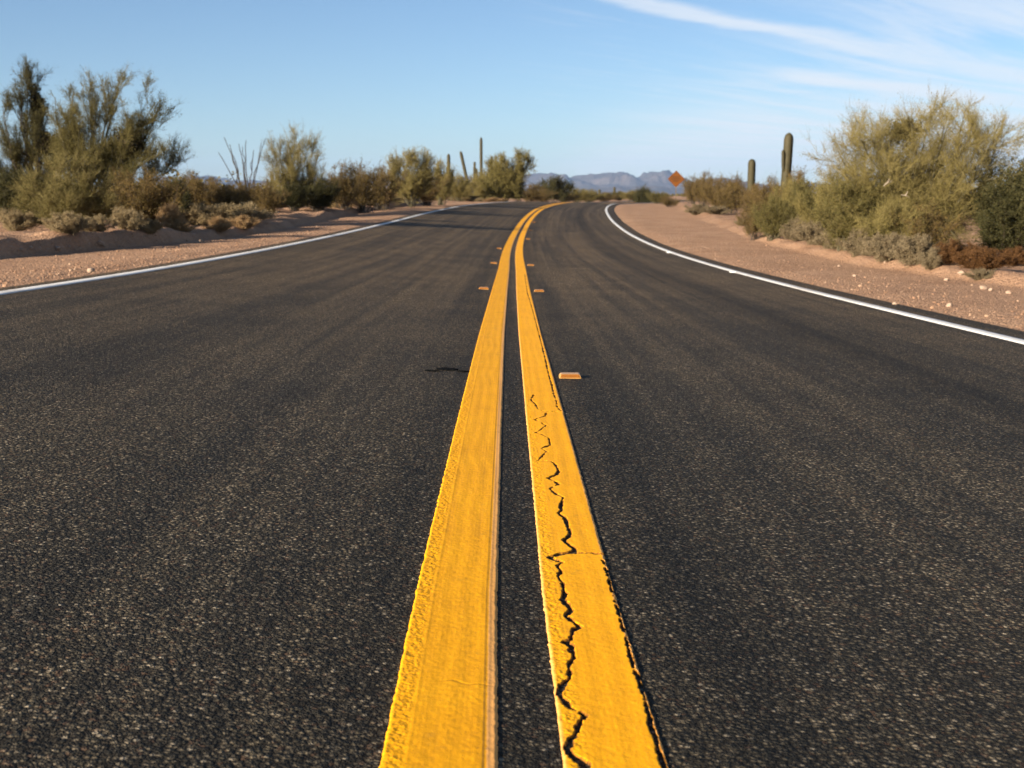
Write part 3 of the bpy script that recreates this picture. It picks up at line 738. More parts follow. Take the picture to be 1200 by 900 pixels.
low = [(14, 270, 246, 36, 'tan', 'grey tan shrub at the left picture edge on the bank'),
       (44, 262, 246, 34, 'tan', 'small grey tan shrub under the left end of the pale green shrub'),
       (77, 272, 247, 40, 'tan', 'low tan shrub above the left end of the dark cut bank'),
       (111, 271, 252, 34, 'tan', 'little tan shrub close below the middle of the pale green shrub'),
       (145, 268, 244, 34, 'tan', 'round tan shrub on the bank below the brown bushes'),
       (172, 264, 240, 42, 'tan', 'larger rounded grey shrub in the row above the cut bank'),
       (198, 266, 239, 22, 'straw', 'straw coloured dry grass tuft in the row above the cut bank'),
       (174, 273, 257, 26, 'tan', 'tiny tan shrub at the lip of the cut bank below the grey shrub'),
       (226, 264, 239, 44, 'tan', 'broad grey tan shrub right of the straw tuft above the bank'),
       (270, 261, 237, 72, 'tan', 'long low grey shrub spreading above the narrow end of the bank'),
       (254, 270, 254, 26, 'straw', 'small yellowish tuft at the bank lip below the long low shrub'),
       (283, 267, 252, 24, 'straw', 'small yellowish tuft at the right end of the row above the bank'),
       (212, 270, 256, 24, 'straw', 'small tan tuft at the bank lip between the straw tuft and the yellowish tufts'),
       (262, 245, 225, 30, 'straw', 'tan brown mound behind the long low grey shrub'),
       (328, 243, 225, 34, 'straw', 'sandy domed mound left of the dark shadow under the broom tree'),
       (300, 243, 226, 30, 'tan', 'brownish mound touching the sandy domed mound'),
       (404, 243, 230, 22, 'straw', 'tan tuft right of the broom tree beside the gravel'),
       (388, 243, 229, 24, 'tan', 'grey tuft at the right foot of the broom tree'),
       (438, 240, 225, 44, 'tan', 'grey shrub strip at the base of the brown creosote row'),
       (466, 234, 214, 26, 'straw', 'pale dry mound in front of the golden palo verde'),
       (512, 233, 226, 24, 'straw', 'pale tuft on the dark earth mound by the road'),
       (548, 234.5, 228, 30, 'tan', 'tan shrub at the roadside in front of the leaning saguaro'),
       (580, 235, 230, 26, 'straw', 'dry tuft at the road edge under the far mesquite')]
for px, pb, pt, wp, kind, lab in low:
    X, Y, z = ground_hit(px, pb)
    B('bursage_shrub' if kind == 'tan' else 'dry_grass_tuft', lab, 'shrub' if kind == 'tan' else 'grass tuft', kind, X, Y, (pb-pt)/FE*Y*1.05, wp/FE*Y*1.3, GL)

# ---- left side, middle distance
GB = 'creosote bushes in the left scrub'
for px, Y, kind, ytop, w, lab in [
    (228, 36, 'creosote', 198, 1.7, 'brown creosote bush just right of the tall palo verde'),
    (252, 40, 'creosote', 206, 1.9, 'golden brown creosote bush left of the ocotillo'),
    (262, 33, 'creosote', 214, 1.5, 'lower rusty brown bush in front of the golden creosote'),
    (285, 36, 'creosote', 212, 1.5, 'brown bush at the foot of the ocotillo'),
    (312, 35, 'creosote', 208, 1.4, 'brown bush between the ocotillo and the broom tree'),
    (372, 43, 'dark', 204, 2.0, 'dark green bush at the right foot of the broom tree'),
    (345, 41.5, 'dark', 214, 1.6, 'dark green bush right below the broom tree'),
    (402, 46, 'creosote', 190, 2.0, 'wispy brown creosote right of the dark green bush'),
    (425, 48, 'creosote', 189, 2.3, 'tall wispy brown creosote in the middle of the left row'),
    (446, 52, 'creosote', 193, 2.2, 'brown creosote left of the golden palo verde'),
    (500, 62, 'creosote', 196, 2.6, 'brown creosote just right of the golden palo verde'),
    (516, 66, 'gold', 186, 2.0, 'yellowish bush wrapped around the thin left saguaro'),
    (540, 92, 'gold', 205, 3.4, 'low golden bush at the foot of the leaning saguaro'),
    (562, 98, 'gold', 199, 3.2, 'golden bush hiding the base of the tallest saguaro')]:
    X = at(px, Y); B('creosote_bush', lab, 'bush', kind, X, Y, max(.4, topz(ytop, Y)-gz(X, Y)), w, GB)
Y = 43.; bx = at(345, Y); zb = gz(bx, Y)
broom('palo_verde_tree', 'small vase-shaped broom tree with bright upright twigs between ocotillo and dark bushes', 'tree', bx, Y,
      tg(345, 0, Y, [(314, 162), (322, 158), (330, 156), (338, 152), (346, 153), (354, 156), (362, 160), (368, 168), (376, 178), (316, 180), (335, 172), (352, 172), (366, 188), (308, 195), (384, 196), (326, 196), (345, 190), (358, 205)], zb, .7),
      nsub=7, ntw=15, dens=5, tl=(.2, .46), trunk_r=.03, spread=.42, uptrend=.6, tw='gold_twig', nleaf=3, leaf=.03)
# ocotillo
def ocotillo(label, X, Y, tips):
    z = gz(X, Y)-.05; root = empty('ocotillo', (X, Y, z)); tag(root, label, 'shrub')
    for T in tips:
        a = Acc(); P = curve_pts((RNG.normal()*.05, RNG.normal()*.05, 0), T, 10, sag=(-T[0]*.12, -T[1]*.12, .02), wob=.02)
        tube(a, P, np.linspace(.024, .010, 10), 6)
        n = 70; ti = RNG.uniform(.08, 1, n)*8.999; ii = ti.astype(int); ff = (ti-ii)[:, None]
        twigs(a, P[ii]*(1-ff)+P[ii+1]*ff, rnd_unit(n)+np.array([0, 0, .3]), RNG.uniform(.03, .07, n), .003, .05)
        a.obj('cane', [M['cane']], root)
Y = 40.; bx = at(290, Y); zb = gz(bx, Y)
ocotillo('leafless ocotillo of thin bare canes fanning up left of the broom tree', bx, Y,
         tg(290, 0, Y, [(264, 160), (268, 168), (272, 176), (282, 168), (290, 172), (293, 164), (302, 176), (307, 166), (312, 162), (300, 186), (276, 188), (259, 178), (285, 185)], zb, .5))
Y = 58.; bx = at(482, Y); zb = gz(bx, Y)
broom('palo_verde_tree', 'golden round palo verde in the middle of the left scrub row', 'tree', bx, Y,
      tg(482, 0, Y, [(456, 190), (462, 184), (470, 181), (478, 178), (486, 180), (496, 182), (504, 184), (512, 192), (460, 200), (500, 202), (480, 195), (452, 202), (470, 208), (492, 208)], zb, 1.),
      tw='gold_twig', lf='gold_leaf', nsub=7, ntw=17, tl=(.25, .6), tr=.006, leaf=.05, trunk_r=.05, tmin=.2)
saguaro('thin upright saguaro standing in the yellowish bush, leftmost of the far cacti', at(526, 105), 105, topz(181, 105)-gz(at(526, 105), 105)+.1, .14)
saguaro('short dark saguaro stub just right of the thin left saguaro', at(529.5, 100), 100, topz(203, 100)-gz(at(529.5, 100), 100)+.1, .16)
Xs = at(553, 120); Hs = topz(178, 120)-gz(Xs, 120)+.1
saguaro('saguaro leaning to the left with one short arm, left of the tallest one', Xs, 120, Hs, .15, lean=(-1.1, 0), arms=[(Hs*.35, (.62, .0), Hs*.78, .11)])
Xs = at(564, 130); Hs = topz(162, 130)-gz(Xs, 130)+.1
saguaro('tallest and slimmest saguaro rising above the far golden bushes', Xs, 130, Hs, .15, arms=[(Hs*.3, (1.05, .1), Hs*.70, .12), (Hs*.3, (-.5, .2), Hs*.52, .11)])
Y = 95.; bx = at(592, Y); zb = gz(bx, Y)
broom('mesquite_tree', 'ragged mesquite at the crest left of the road with a dark trunk side', 'tree', bx, Y,
      tg(592, 0, Y, [(572, 188), (580, 184), (586, 183), (594, 186), (602, 184), (610, 183), (618, 182), (622, 186), (570, 200), (582, 198), (598, 200), (606, 196), (564, 212), (612, 205), (576, 216), (590, 212), (602, 216)], zb, 1.6),
      tw='pv_twig', lf='gold_leaf', nsub=8, ntw=20, dens=7, tl=(.35, .8), tr=.010, leaf=.085, trunk_r=.08, tmin=.15,
      clumps=[(at(607, Y)-bx, 0, topz(222, Y)-zb, .55, 1.0), (at(611, Y)-bx, 0, topz(199, Y)-zb, .3, .35)])

# ---- beyond the crest
GF = 'bushes beyond the crest of the road'
for px, Y, kind, ytop, w, lab in [
    (622, 118, 'creosote', 216, 4.0, 'low brown bush right of the ragged mesquite at the crest'),
    (634, 125, 'creosote', 218, 3.6, 'brown bush left of the dark round mesquite beyond the crest'),
    (676, 150, 'gold', 220, 4.5, 'yellow green bush right of the dark round mesquite beyond the crest'),
    (690, 155, 'gold', 221, 4.6, 'yellow green bush above the crest left of the far bend'),
    (662, 140, 'creosote', 222, 4., 'brown bush at the right foot of the dark round mesquite'),
    (708, 170, 'creosote', 225, 5., 'rusty low bush above the far bend of the road'),
    (726, 200, 'olive', 224, 6., 'olive low bush behind the far bend of the road'),
    (742, 190, 'gold', 222, 5., 'pale bush left of the small dark mesquite by the far bend'),
    (770, 128, 'olive', 224, 3.0, 'green bush where the far road vanishes left of the sign')]:
    X = at(px, Y); B('creosote_bush', lab, 'bush', kind, X, Y, max(.8, topz(ytop, Y)-gz(X, Y)), w, GF)
def small_mesq(px, Y, ytop, wpx, lab):
    bx = at(px, Y); zb = gz(bx, Y); hw = wpx/2
    pts = [(px-hw*.9, ytop+8), (px-hw*.6, ytop+3), (px-hw*.2, ytop+1), (px+hw*.25, ytop), (px+hw*.6, ytop+4), (px+hw*.95, ytop+10), (px, ytop+8), (px-hw*.5, ytop+11), (px+hw*.5, ytop+12)]
    broom('mesquite_tree', lab, 'tree', bx, Y, tg(px, 0, Y, pts, zb, hw/FE*Y*.8), tw='dk_twig', lf='dk_leaf', bark='darkbark', nsub=7, ntw=14, tl=(.5, 1.0), tr=.012, leaf=.12, trunk_r=.06, tmin=.2)
small_mesq(650, 135, 211, 46, 'dark round mesquite just beyond the crest, in front of the mountains')
small_mesq(754, 160, 221, 20, 'small dark mesquite at the far bend left of the orange sign')
GS = 'tiny distant saguaros beyond the road crest'
for px, yt, Y, r, lab in ((702.5, 222, 260, .26, 'leftmost tiny distant saguaro above the crest'), (720, 219, 270, .24, 'tallest tiny distant saguaro above the crest'), (727, 224, 255, .30, 'tiny stout distant saguaro right of the tallest one'), (741, 223.5, 280, .28, 'tiny distant saguaro nearest the small dark mesquite')):
    X = at(px, Y); saguaro(lab, X, Y, topz(yt, Y)-gz(X, Y)+.1, r, group=GS)

# ---- right side
GR = 'bushes of the right scrub row'
for px, Y, kind, ytop, w, lab in [
    (812, 92, 'creosote', 205, 2.6, 'dark wispy creosote right behind the orange sign'),
    (784, 80, 'creosote', 229, 1.6, 'low brown bush left of the sign post'),
    (824, 74, 'creosote', 200, 2.4, 'wispy creosote with a ragged top right of the sign'),
    (842, 64, 'creosote', 206, 2.2, 'brown creosote in the middle between sign and short saguaro'),
    (856, 58, 'creosote', 211, 2.3, 'lower brown creosote left of the short saguaro'),
    (884, 50, 'creosote', 214, 2.0, 'olive brown bush at the foot of the short saguaro'),
    (900, 46, 'creosote', 205, 2.0, 'brown bush between the two right saguaros'),
    (886, 34, 'creosote', 228, 1.1, 'dark brown bush standing forward near the right gravel'),
    (926, 38, 'gold', 208, 1.8, 'yellowish bush at the foot of the tall right saguaro'),
    (952, 33, 'olive', 204, 1.9, 'olive bush left of the big right palo verde'),
    (968, 29, 'gold', 215, 1.5, 'yellowish bush tucked under the left limbs of the big palo verde'),
    (938, 44, 'creosote', 199, 2.2, 'brown bush behind the foot of the tall right saguaro'),
    (862, 70, 'creosote', 203, 2.6, 'wispy brown bush behind the short saguaro'),
    (908, 32, 'olive', 226, 1.3, 'short olive bush in front of the tall right saguaro'),
    (1188, 27, 'olive', 172, 2.6, 'dark bush behind the big palo verde at the right picture edge'),
    (1172, 24, 'dark', 215, 1.9, 'dark shaded bush at the lower right of the big palo verde'),
    (1215, 24, 'dark', 185, 2.4, 'dark green bush cut off by the right picture edge'),
    (1000, 24.5, 'olive', 200, 1.8, 'dark green bush under the left limbs of the big palo verde'),
    (1085, 22.5, 'creosote', 236, 1.5, 'orange brown bush in front of the big palo verde'),
    (1050, 22.6, 'gold', 228, 1.4, 'yellow bush in front of the middle of the big palo verde')]:
    X = at(px, Y); B('creosote_bush', lab, 'bush', kind, X, Y, max(.3, topz(ytop, Y)-gz(X, Y)), w, GR)
Y = 25.; bx = at(1078, Y); zb = gz(bx, Y)
broom('palo_verde_tree', 'big dense golden green palo verde filling the right side', 'tree', bx, Y,
      tg(1078, 0, Y, [(968, 160), (985, 148), (975, 172), (1000, 140), (1012, 136), (1025, 150), (1040, 138), (1056, 124), (1066, 128), (1082, 150), (1096, 122), (1104, 113), (1116, 110), (1128, 114), (1142, 118), (1155, 126), (1164, 138), (1170, 150),
                      (1150, 150), (1120, 145), (1168, 175), (962, 190), (958, 212), (980, 205), (1010, 185), (1035, 180), (1060, 175), (1090, 185), (1120, 185), (1150, 195), (970, 235), (1000, 230), (1030, 225), (1060, 230), (1095, 232), (1130, 225), (1016, 205), (1045, 205), (1078, 210), (1108, 208)], zb, 1.1),
      tw='gold_twig', lf='gold_leaf', nsub=9, ntw=17, tl=(.25, .56), tr=.0034, leaf=.026, trunk_r=.05, tmin=.2, nleaf=3, spread=.8, uptrend=.12, dens=9,
      clumps=[(at(1060, Y)-bx, .3, topz(152, Y)-zb, .34, .26)])
GRl = 'low shrubs along the right gravel ridge'
for px, h0_, h1_, w, kind, lab in [
    (819, 251, 239, 26, 'gray', 'grey green mound on the ridge right of the sign'),
    (841, 250.5, 241, 26, 'gray', 'long grey mound right of the grey green one on the ridge'),
    (869, 264, 255, 16, 'gray', 'pale low tuft on the bare ground left of the dark forward bush'),
    (914, 276, 252, 34, 'gray', 'grey bush below the short olive bush'),
    (938, 281, 256, 34, 'gray', 'tan grey shrub on the ridge left of the big palo verde'),
    (962, 286, 258, 38, 'gray', 'grey shrub under the left edge of the big palo verde'),
    (988, 292, 263, 40, 'gray', 'large pale grey shrub on the ridge below the dark green bush'),
    (1014, 299, 269, 42, 'gray', 'pale grey shrub in the middle of the ridge row'),
    (1046, 305, 274, 44, 'gray', 'grey shrub with a shaded foot below the yellow bush'),
    (1078, 309, 276, 44, 'gray', 'tan shrub below the orange brown bush'),
    (1100, 313, 290, 30, 'gray', 'small grey shrub right of the tan one below the orange brown bush'),
    (1120, 311, 280, 44, 'rust', 'rusty brown shrub left of the reddest one at lower right'),
    (1156, 317, 289, 60, 'rust', 'reddish brown low shrub at the lower right by the gravel'),
    (1196, 312, 288, 46, 'rust', 'reddish brown low shrub cut off by the right picture edge'),
    (1158, 326, 313, 28, 'gray', 'tiny dark twiggy tuft in front of the reddish shrub')]:
    X, Y, z = ground_hit(px, h0_)
    B('dry_rust_shrub' if kind == 'rust' else 'bursage_shrub', lab, 'shrub', kind, X, Y, (h0_-h1_)/FE*Y*1.05, w/FE*Y*1.25, GRl)
Xs = at(880, 52); Hs = topz(187, 52)-gz(Xs, 52)+.1
saguaro('short stout saguaro left of the taller one on the right side', Xs, 52, Hs, .155)
Xs = at(918.5, 45); Hs = topz(157, 45)-gz(Xs, 45)+.1
saguaro('tall stout saguaro with a small arm on the right side', Xs, 45, Hs, .165, lean=(.12, 0), arms=[(Hs*.56, (-.165, -.12), Hs*.79, .055)])
# dead sticks
for px, py, Y, tilt, lab in ((1024, 215, 24.2, .9, 'bleached broken stick caught in the left half of the big palo verde'), (1044, 230, 24.0, -.4, 'pale twisted stick low in the big palo verde')):
    X = at(px, Y); a = Acc()
    P = curve_pts((-.09, 0, -.06*tilt), (.09, .05, .06*tilt), 7, wob=.12); tube(a, P, np.array([.005, .008, .011, .012, .010, .007, .004]), 7)
    q = curve_pts(P[3], P[3]+np.array([.03, -.03, .08]), 5); tube(a, q, np.linspace(.011, .004, 5), 6)
    o = a.obj('dead_branch', [M['deadwood']]); o.location = (X, Y-.9, topz(py, Y-.9)); tag(o, lab, 'stick')
# vegetation left of the frame whose shade reaches the road
bx = -12.5; Y = 1.5; zb = gz(bx, Y)
broom('palo_verde_tree', 'palo verde outside the left picture edge shading the asphalt', 'tree', bx, Y,
      [(-1.2, .3, 2.2), (-.6, -.4, 2.6), (0, .5, 2.7), (.6, -.3, 2.5), (1.2, .2, 2.1), (-.2, 0, 1.8), (.6, .6, 1.6)], nsub=6, ntw=10)

# ------------------------------------------------------------------ far scrub mass
a = Acc(); n = 2600
ys = 48 + 900*RNG.uniform(0, 1, n)**1.6; xs = RNG.uniform(-.60, .60, n)*ys*1.15
uu = xs-xc(ys)
keep = ((uu < -14) | (uu > 13)) & ~((ys < 120) & (uu > 0) & (uu < 16)) & ~((ys > 105) & (ys < 260) & (uu > -22) & (uu < 15))
xs, ys = xs[keep], ys[keep]
zz = ground_z(xs, ys)
for x, y, z in zip(xs, ys, zz):
    h = RNG.uniform(.7, 1.9); w = h*RNG.uniform(.8, 1.4); m_ = 95
    p = rnd_unit(m_); p[:, 2] = np.abs(p[:, 2])
    p = p*(RNG.uniform(.25, 1, m_)**.6)[:, None]*np.array([w*.6, w*.6, h]) + np.array([x, y, z])
    leaves(a, p, .16+y*.0009, .4, int(RNG.integers(0, 3)), .6)
tag(a.obj('desert_scrub', [M['cr_leaf'], M['pv_leaf'], M['gold_leaf']]), label='low scrub bushes merging over the far desert flat', kind='stuff')

# ------------------------------------------------------------------ stones
def stone_mesh(seed, mat):
    import bmesh
    bm = bmesh.new(); bmesh.ops.create_icosphere(bm, subdivisions=2, radius=1.)
    for v in bm.verts:
        c = v.co.copy(); f = 1+.35*mnoise.noise(c*1.1+Vector((seed*7.1, 2, seed)))+.15*mnoise.noise(c*2.9+Vector((seed, seed*3.3, 1)))
        v.co = Vector((c.x*f, c.y*f*.85, c.z*f*.68))
    me = bpy.data.meshes.new('stone'); bm.to_mesh(me); bm.free(); me.materials.append(mat); return me
SM = [stone_mesh(i, M['rock']) for i in range(5)]
GSt = 'pale stones at the edges of the gravel shoulders'
for i, (px, py, r, lab) in enumerate([
    (21, 294, .040, 'leftmost pale stone at the foot of the dark bank'), (32, 294, .048, 'second pale stone from the left at the foot of the bank'),
    (43, 293, .036, 'third pale stone from the left at the foot of the bank'), (52, 293, .042, 'fourth pale stone from the left at the foot of the bank'),
    (64, 291.5, .055, 'largest stone of the left string under the dark bank'), (78, 291, .032, 'right end stone of the string under the dark bank'),
    (115, 287, .085, 'big upright pale stone in front of the middle of the dark bank'), (102, 318, .050, 'lone pale stone near the asphalt on the left gravel'),
    (234, 283, .06, 'flat pale stone at the lip where the left bank narrows'), (6, 262, .09, 'brown boulder at the left picture edge on the bank'),
    (1159, 339, .060, 'larger brown stone on the gravel at the right picture edge'), (1168, 341, .045, 'stone touching the larger brown stone at right'),
    (1189, 344, .045, 'rightmost pale stone on the right gravel ridge'), (1115, 329, .048, 'brown stone below the reddish shrub'),
    (1132, 322, .075, 'pale flat stone at the foot of the reddish shrub'), (1042, 308, .055, 'dark sided stone on the ridge below the grey shrub'),
    (1006, 324, .042, 'lone pale stone in the middle of the right gravel'), (987, 312, .036, 'small pale stone near the ridge on the right gravel'),
    (1055, 357, .030, 'small pale stone lying on the asphalt outside the right white line'), (1120, 360, .045, 'brown stone at the right asphalt edge')]):
    X, Yy, z = ground_hit(px, py)
    o = bpy.data.objects.new('stone', SM[i % 5]); link(o); o.location = (X, Yy, z+r*.25); r *= .78; o.scale = (r, r, r); o.rotation_euler = (RNG.uniform(-.3, .3), RNG.uniform(-.3, .3), RNG.uniform(0, 6))
    tag(o, lab, 'stone', GSt)
# gravel
base = np.array([[math.cos(a_)*math.cos(b_), math.sin(a_)*math.cos(b_), math.sin(b_)] for b_ in (-.6, .5) for a_ in np.arange(5)*2*np.pi/5+(b_ > 0)*.6]+[[0, 0, 1], [0, 0, -1]])
FT = []
for j in range(5):
    k = (j+1) % 5; FT += [(j, k, 5+j), (k, 5+k, 5+j), (5+j, 5+k, 10), (k, j, 11)]
FT = np.array(FT); n = 12000
side = RNG.uniform(0, 1, n) < .72
Yp = 6.5 + 34*RNG.uniform(0, 1, n)**1.7
up = np.where(side, UL+.10-RNG.gamma(1.4, .75, n), UR-.10+RNG.gamma(1.4, .75, n))
Xp = xc(Yp)+up; Zp = ground_z(Xp, Yp); onr = (up > UL) & (up < UR); Zp = np.where(onr, zroad(up, Yp), Zp)
rp = RNG.gamma(1.3, .0032, n)+.0028; rp = np.where(onr, rp*.7, rp)
V = base[None]*RNG.uniform(.7, 1.25, (n, 12, 1))*rp[:, None, None]*np.array([1, .9, .7]); V = V + np.stack([Xp, Yp, Zp+rp*.25], 1)[:, None]
a = Acc(); a.add(V.reshape(-1, 3), (FT[None]+np.arange(n)[:, None, None]*12).reshape(-1, 3)); 
tag(a.obj('gravel', [M['pebble']]), label='loose small pebbles strewn over both road shoulders', kind='stuff')

# ------------------------------------------------------------------ orange sign
Y = 84.; X = at(792, Y); z = gz(X, Y); zc_ = topz(210, Y)
root = empty('road_sign', (X, Y, z)); tag(root, 'orange diamond warning sign with dark lettering on a post at the right roadside', 'sign')
hd = .59
def rounded_diamond(acc, hd_, y0, th, rc, mat=0):
    pts = []
    for k in range(4):
        a0 = k*math.pi/2; c = np.array([math.cos(a0), math.sin(a0)])*(hd_-rc*1.414)
        for q in np.linspace(-math.pi/4, math.pi/4, 5): pts.append(c+rc*np.array([math.cos(a0+q), math.sin(a0+q)]))
    pts = np.array(pts); k = len(pts)
    V = np.concatenate([np.stack([pts[:, 0], np.full(k, y0), pts[:, 1]], 1), np.stack([pts[:, 0], np.full(k, y0+th), pts[:, 1]], 1)])
    acc.add(V, np.array([list(range(k))]), mat); acc.add(V, np.array([list(range(2*k-1, k-1, -1))]), mat)
    acc.add(V, [(i, k+i, k+(i+1) % k, (i+1) % k) for i in range(k)], mat)
a = Acc(); rounded_diamond(a, hd, 0, .004, .05); pnl = a.obj('sign_panel', [M['orange']], root); pnl.location = (0, 0, zc_-z)
a = Acc()
# thin black border
for k in range(4):
    a0 = k*math.pi/2; c0 = np.array([math.cos(a0), math.sin(a0)])*(hd-.07); c1 = np.array([math.cos(a0+math.pi/2), math.sin(a0+math.pi/2)])*(hd-.07)
    nrm = unit((c0+c1)/2)*.014
    q = [c0-nrm*.5, c1-nrm*.5, c1+nrm*.5, c0+nrm*.5]
    a.add([(p_[0], -.0025, p_[1]) for p_ in q], [(0, 1, 2, 3)])
pb = a.obj('border', [M['black']], pnl)
a = Acc(); r2 = random.Random(5)
for zr, half in ((.14, .24), (.0, .33), (-.14, .22)):      # three rows of lettering too far off to read: letter strokes
    x = -half
    while x < half-.04:
        w = .055
        for (ax_, az_, bw, bh) in ((0, 0, .020, .105), (w-.012, 0, .020, .105), (w/2, r2.choice((-.043, 0, .043)), w*.5, .022)):
            cx0 = x+ax_; V = [(cx0-bw/2, -.0025, zr+az_-bh/2), (cx0+bw/2, -.0025, zr+az_-bh/2), (cx0+bw/2, -.0025, zr+az_+bh/2), (cx0-bw/2, -.0025, zr+az_+bh/2)]
            if ax_ == w/2: V = [(p_[0], -.003, p_[2]) for p_ in V]
            a.add(V, [(0, 1, 2, 3)])
        x += w+.03
a.obj('lettering', [M['black']], pnl)
a = Acc()
V = [(sx*.022, .012+sy*.04, zz) for zz in (-.15, zc_-z+.40) for sx, sy in ((-1, 0), (1, 0), (1, 1), (-1, 1))]
a.add(V, [(0, 1, 5, 4), (1, 2, 6, 5), (2, 3, 7, 6), (3, 0, 4, 7), (4, 5, 6, 7)])
a.obj('post', [M['woodpost']], root)

# ------------------------------------------------------------------ mountains
def mountains(name, label, prof, D, depth, seed):
    px = np.array([p_[0] for p_ in prof], float); py = np.array([p_[1] for p_ in prof], float)
    ncol = 640; nrow = 70
    a_ = np.linspace(px[0], px[-1], ncol); t = np.linspace(0, 1, nrow)
    H = np.interp(a_, px, (228-py)/FE*D*.93+6)
    X = np.zeros((nrow, ncol)); Yv = D-depth*.55 + depth*t; Z = np.zeros((nrow, ncol))
    env = np.where(t < .55, sst(t, 0, .55)**.9, 1-sst(t, .55, 1.0))
    for i in range(nrow):
        X[i] = (a_-600)/FE*D
        for j in range(ncol):
            p_ = Vector((X[i, j]*.0011, Yv[i]*.0011, seed))
            rdg = 1-abs(mnoise.noise(p_*1.9))*2.0; rdg = rdg*.65 + .35*(1-abs(mnoise.noise(p_*4.7))*2.); fb = mnoise.fractal(p_*5., .8, 2.1, 5)
            e = env[i]
            Z[i, j] = H[j]*e*(1 + (1-e**5)*(.75*(rdg-.5)+.35*fb)) + H[j]*.07*fb*e
    YY = np.broadcast_to(Yv[:, None], X.shape)
    o = grid_obj(name, X, YY, np.maximum(Z, -.5)-.5 + 0, M['mount'], None, True); tag(o, label=label, kind='structure')
mountains('mountain_range', 'hazy blue jagged desert mountains on the horizon',
    [(150, 222), (190, 215), (225, 208), (245, 206), (262, 211), (300, 212), (340, 213), (380, 209), (420, 212), (470, 213), (520, 212), (560, 209), (590, 208), (612, 207), (620, 205), (632, 203), (645, 204), (657, 204.5), (665, 208), (675, 205.5), (690, 204), (700, 203), (707, 202), (714, 202.5), (718, 204.5), (724, 202.5), (731, 204), (738, 207), (745, 209), (751, 206), (756, 202), (764, 201), (772, 202), (780, 204.5), (790, 207), (805, 213), (818, 214), (830, 211), (842, 208.5), (850, 208.5), (858, 212), (870, 216), (900, 218), (960, 216), (1040, 219), (1130, 222)], 11500, 3600, 3.3)
mountains('foothill_range', 'lower pale foothills before the blue mountains',
    [(560, 226), (600, 222), (640, 219), (680, 222), (720, 220), (760, 218), (800, 221), (840, 220), (880, 224), (940, 226)], 8800, 1800, 7.9)

# ------------------------------------------------------------------ haze
bpy.ops.mesh.primitive_cube_add(size=1, location=(0, 8000-60, 0)); hz = bpy.context.object
hz.name = 'haze'; lo = -3.0; hi = 460.0
hz.scale = (36000, 17500, hi-lo); hz.location = (0, 17500/2-400, (hi+lo)/2)
hm = bpy.data.materials.new('haze_air'); hm.use_nodes = True; hn = NT(hm.node_tree); hn.n.clear()
ho = hn.new('ShaderNodeOutputMaterial'); pv = hn.new('ShaderNodeVolumePrincipled'); hn.l.new(pv.outputs[0], ho.inputs['Volume'])
pv.inputs['Color'].default_value = (.38, .58, .95, 1); pv.inputs['Density'].default_value = 4.2e-5; pv.inputs['Anisotropy'].default_value = 0.0
hz.data.materials.append(hm); tag(hz, kind='stuff', label='thin blue air between the road and the mountains')
hz.display_type = 'WIRE'

# ------------------------------------------------------------------ sky, sun, camera
EL, AZ = 16.0, 42.0            # sun height; sun stands behind-left, light travels to +X and +Y
w = bpy.data.worlds.new('World'); S.world = w; w.use_nodes = True; nt = NT(w.node_tree); nt.n.clear()
out = nt.new('ShaderNodeOutputWorld'); bg = nt.new('ShaderNodeBackground'); nt.l.new(bg.outputs[0], out.inputs[0])
sky = nt.new('ShaderNodeTexSky', sky_type='NISHITA'); sky.sun_disc = False
sky.sun_elevation = R(EL); sky.sun_rotation = R(180+AZ); sky.altitude = 600; sky.air_density = .85; sky.dust_density = .6; sky.ozone_density = 3.0
tc = nt.new('ShaderNodeTexCoord'); sp = nt.new('ShaderNodeSeparateXYZ'); nt.put(sp.inputs[0], tc.outputs['Generated'])
zz = nt.math('MAXIMUM', sp.outputs[2], .02)
px_ = nt.math('DIVIDE', sp.outputs[0], zz); py_ = nt.math('DIVIDE', sp.outputs[1], zz)      # point on a flat cloud layer overhead
cb = nt.new('ShaderNodeCombineXYZ'); nt.put(cb.inputs[0], px_); nt.put(cb.inputs[1], py_); P = cb.outputs[0]
rotP = nt.mapping(P, (1, 1, 1), rot=(0, 0, R(-52)))
st1 = nt.noise(nt.mapping(rotP, (.22, 1.5, 1)), 1.0, 6, .62, .6)        # fibres along the wind
st2 = nt.noise(nt.mapping(rotP, (.45, 3.6, 1)), 1.0, 7, .68, .8)
puff = nt.noise(P, .55, 5, .6)
wob = nt.math('MULTIPLY', nt.math('SUBTRACT', puff, .5), 1.1)
def band(x0, y0, x1, y1, hw0, hw1, xa, xb, xc_, xd):
    s_ = (y1-y0)/(x1-x0)
    line = nt.math('ADD', nt.math('MULTIPLY', nt.math('SUBTRACT', px_, x0), s_), y0)
    wd = nt.math('MAXIMUM', nt.math('ADD', nt.math('MULTIPLY', nt.math('SUBTRACT', px_, x0), (hw1-hw0)/(x1-x0)), hw0), .1)
    d = nt.math('DIVIDE', nt.math('ABSOLUTE', nt.math('ADD', nt.math('SUBTRACT', py_, line), wob)), wd)
    b = nt.smooth(d, .15, 1.1, inv=True)
    ends = nt.math('MULTIPLY', nt.smooth(px_, xa, xb), nt.smooth(px_, xc_, xd, inv=True))
    return nt.math('MULTIPLY', b, ends)
b1 = nt.math('MULTIPLY', band(.35, 6.15, 3.26, 9.4, .27, .62, -.3, .7, 4.5, 8.), nt.math('ADD', .35, nt.math('MULTIPLY', st2, .9)))
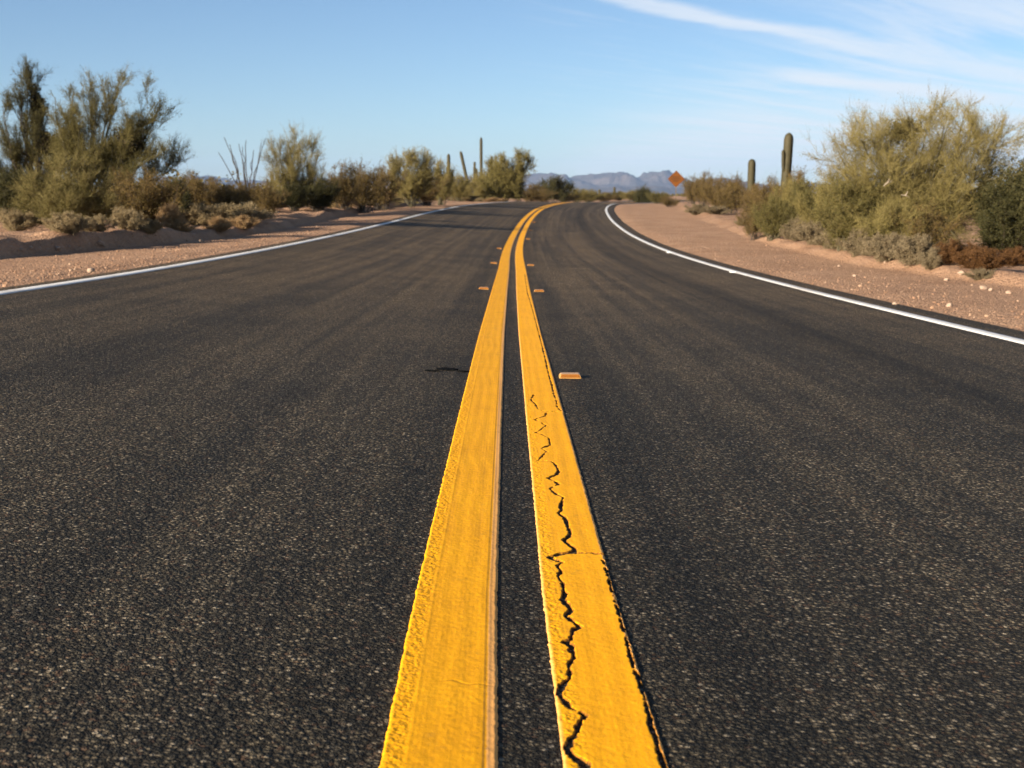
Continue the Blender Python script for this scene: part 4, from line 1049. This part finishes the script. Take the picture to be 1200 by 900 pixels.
b2 = nt.math('MULTIPLY', band(2.0, 10.0, 4.4, 12.4, .6, 1.1, 1.7, 2.6, 4.6, 7.5), nt.math('ADD', .55, nt.math('MULTIPLY', st2, .8)))
br = nt.math('MULTIPLY', nt.math('MULTIPLY', nt.smooth(px_, .6, 3.2), nt.smooth(st1, .34, .66)), .85)
hzb = nt.math('MULTIPLY', nt.math('MULTIPLY', nt.smooth(px_, .3, 3.5), nt.smooth(py_, 8.5, 17.)), nt.math('ADD', .35, nt.math('MULTIPLY', nt.smooth(st1, .3, .65), .65)))
fibr = nt.math('MULTIPLY', nt.math('MULTIPLY', nt.smooth(st2, .50, .72), nt.smooth(px_, -.4, 1.6)), .50)
cm = nt.math('MAXIMUM', nt.math('MAXIMUM', b1, b2), nt.math('MAXIMUM', nt.math('MAXIMUM', br, hzb), fibr))
cm = nt.math('MULTIPLY', nt.math('MULTIPLY', cm, .84), nt.smooth(sp.outputs[2], .0, .03), clamp=True)
SKYK = .05
col = nt.mix(cm, sky.outputs[0], (6.6, 6.9, 7.3))
nt.put(bg.inputs['Color'], col); bg.inputs['Strength'].default_value = SKYK

sl = bpy.data.lights.new('sun', 'SUN'); sl.energy = 5.0; sl.angle = R(.53); sl.color = (1., .87, .70)
so = bpy.data.objects.new('sun', sl); link(so)
d = Vector((math.sin(R(90-AZ))*math.cos(R(EL)), math.sin(R(AZ))*math.cos(R(EL)), -math.sin(R(EL))))
so.rotation_euler = d.to_track_quat('-Z', 'Y').to_euler(); so.location = (-30, -30, 20)

cam = bpy.data.cameras.new('camera'); co = bpy.data.objects.new('camera', cam); link(co)
co.location = (0, 0, CZ); co.rotation_euler = (R(90)-math.atan(222/1400.), 0, 0)
cam.sensor_width = 36; cam.lens = 42.0; cam.clip_start = .05; cam.clip_end = 60000
cam.dof.use_dof = True; cam.dof.focus_distance = 3.2; cam.dof.aperture_fstop = 8.0
S.camera = co
vs = S.view_settings; vs.view_transform = 'Standard'; vs.look = 'None'; vs.gamma = 1; vs.exposure = 1.42
try: vs.use_curve_mapping = False
except Exception: pass
S.cycles.volume_bounces = 0; S.cycles.max_bounces = 6; S.cycles.transparent_max_bounces = 8
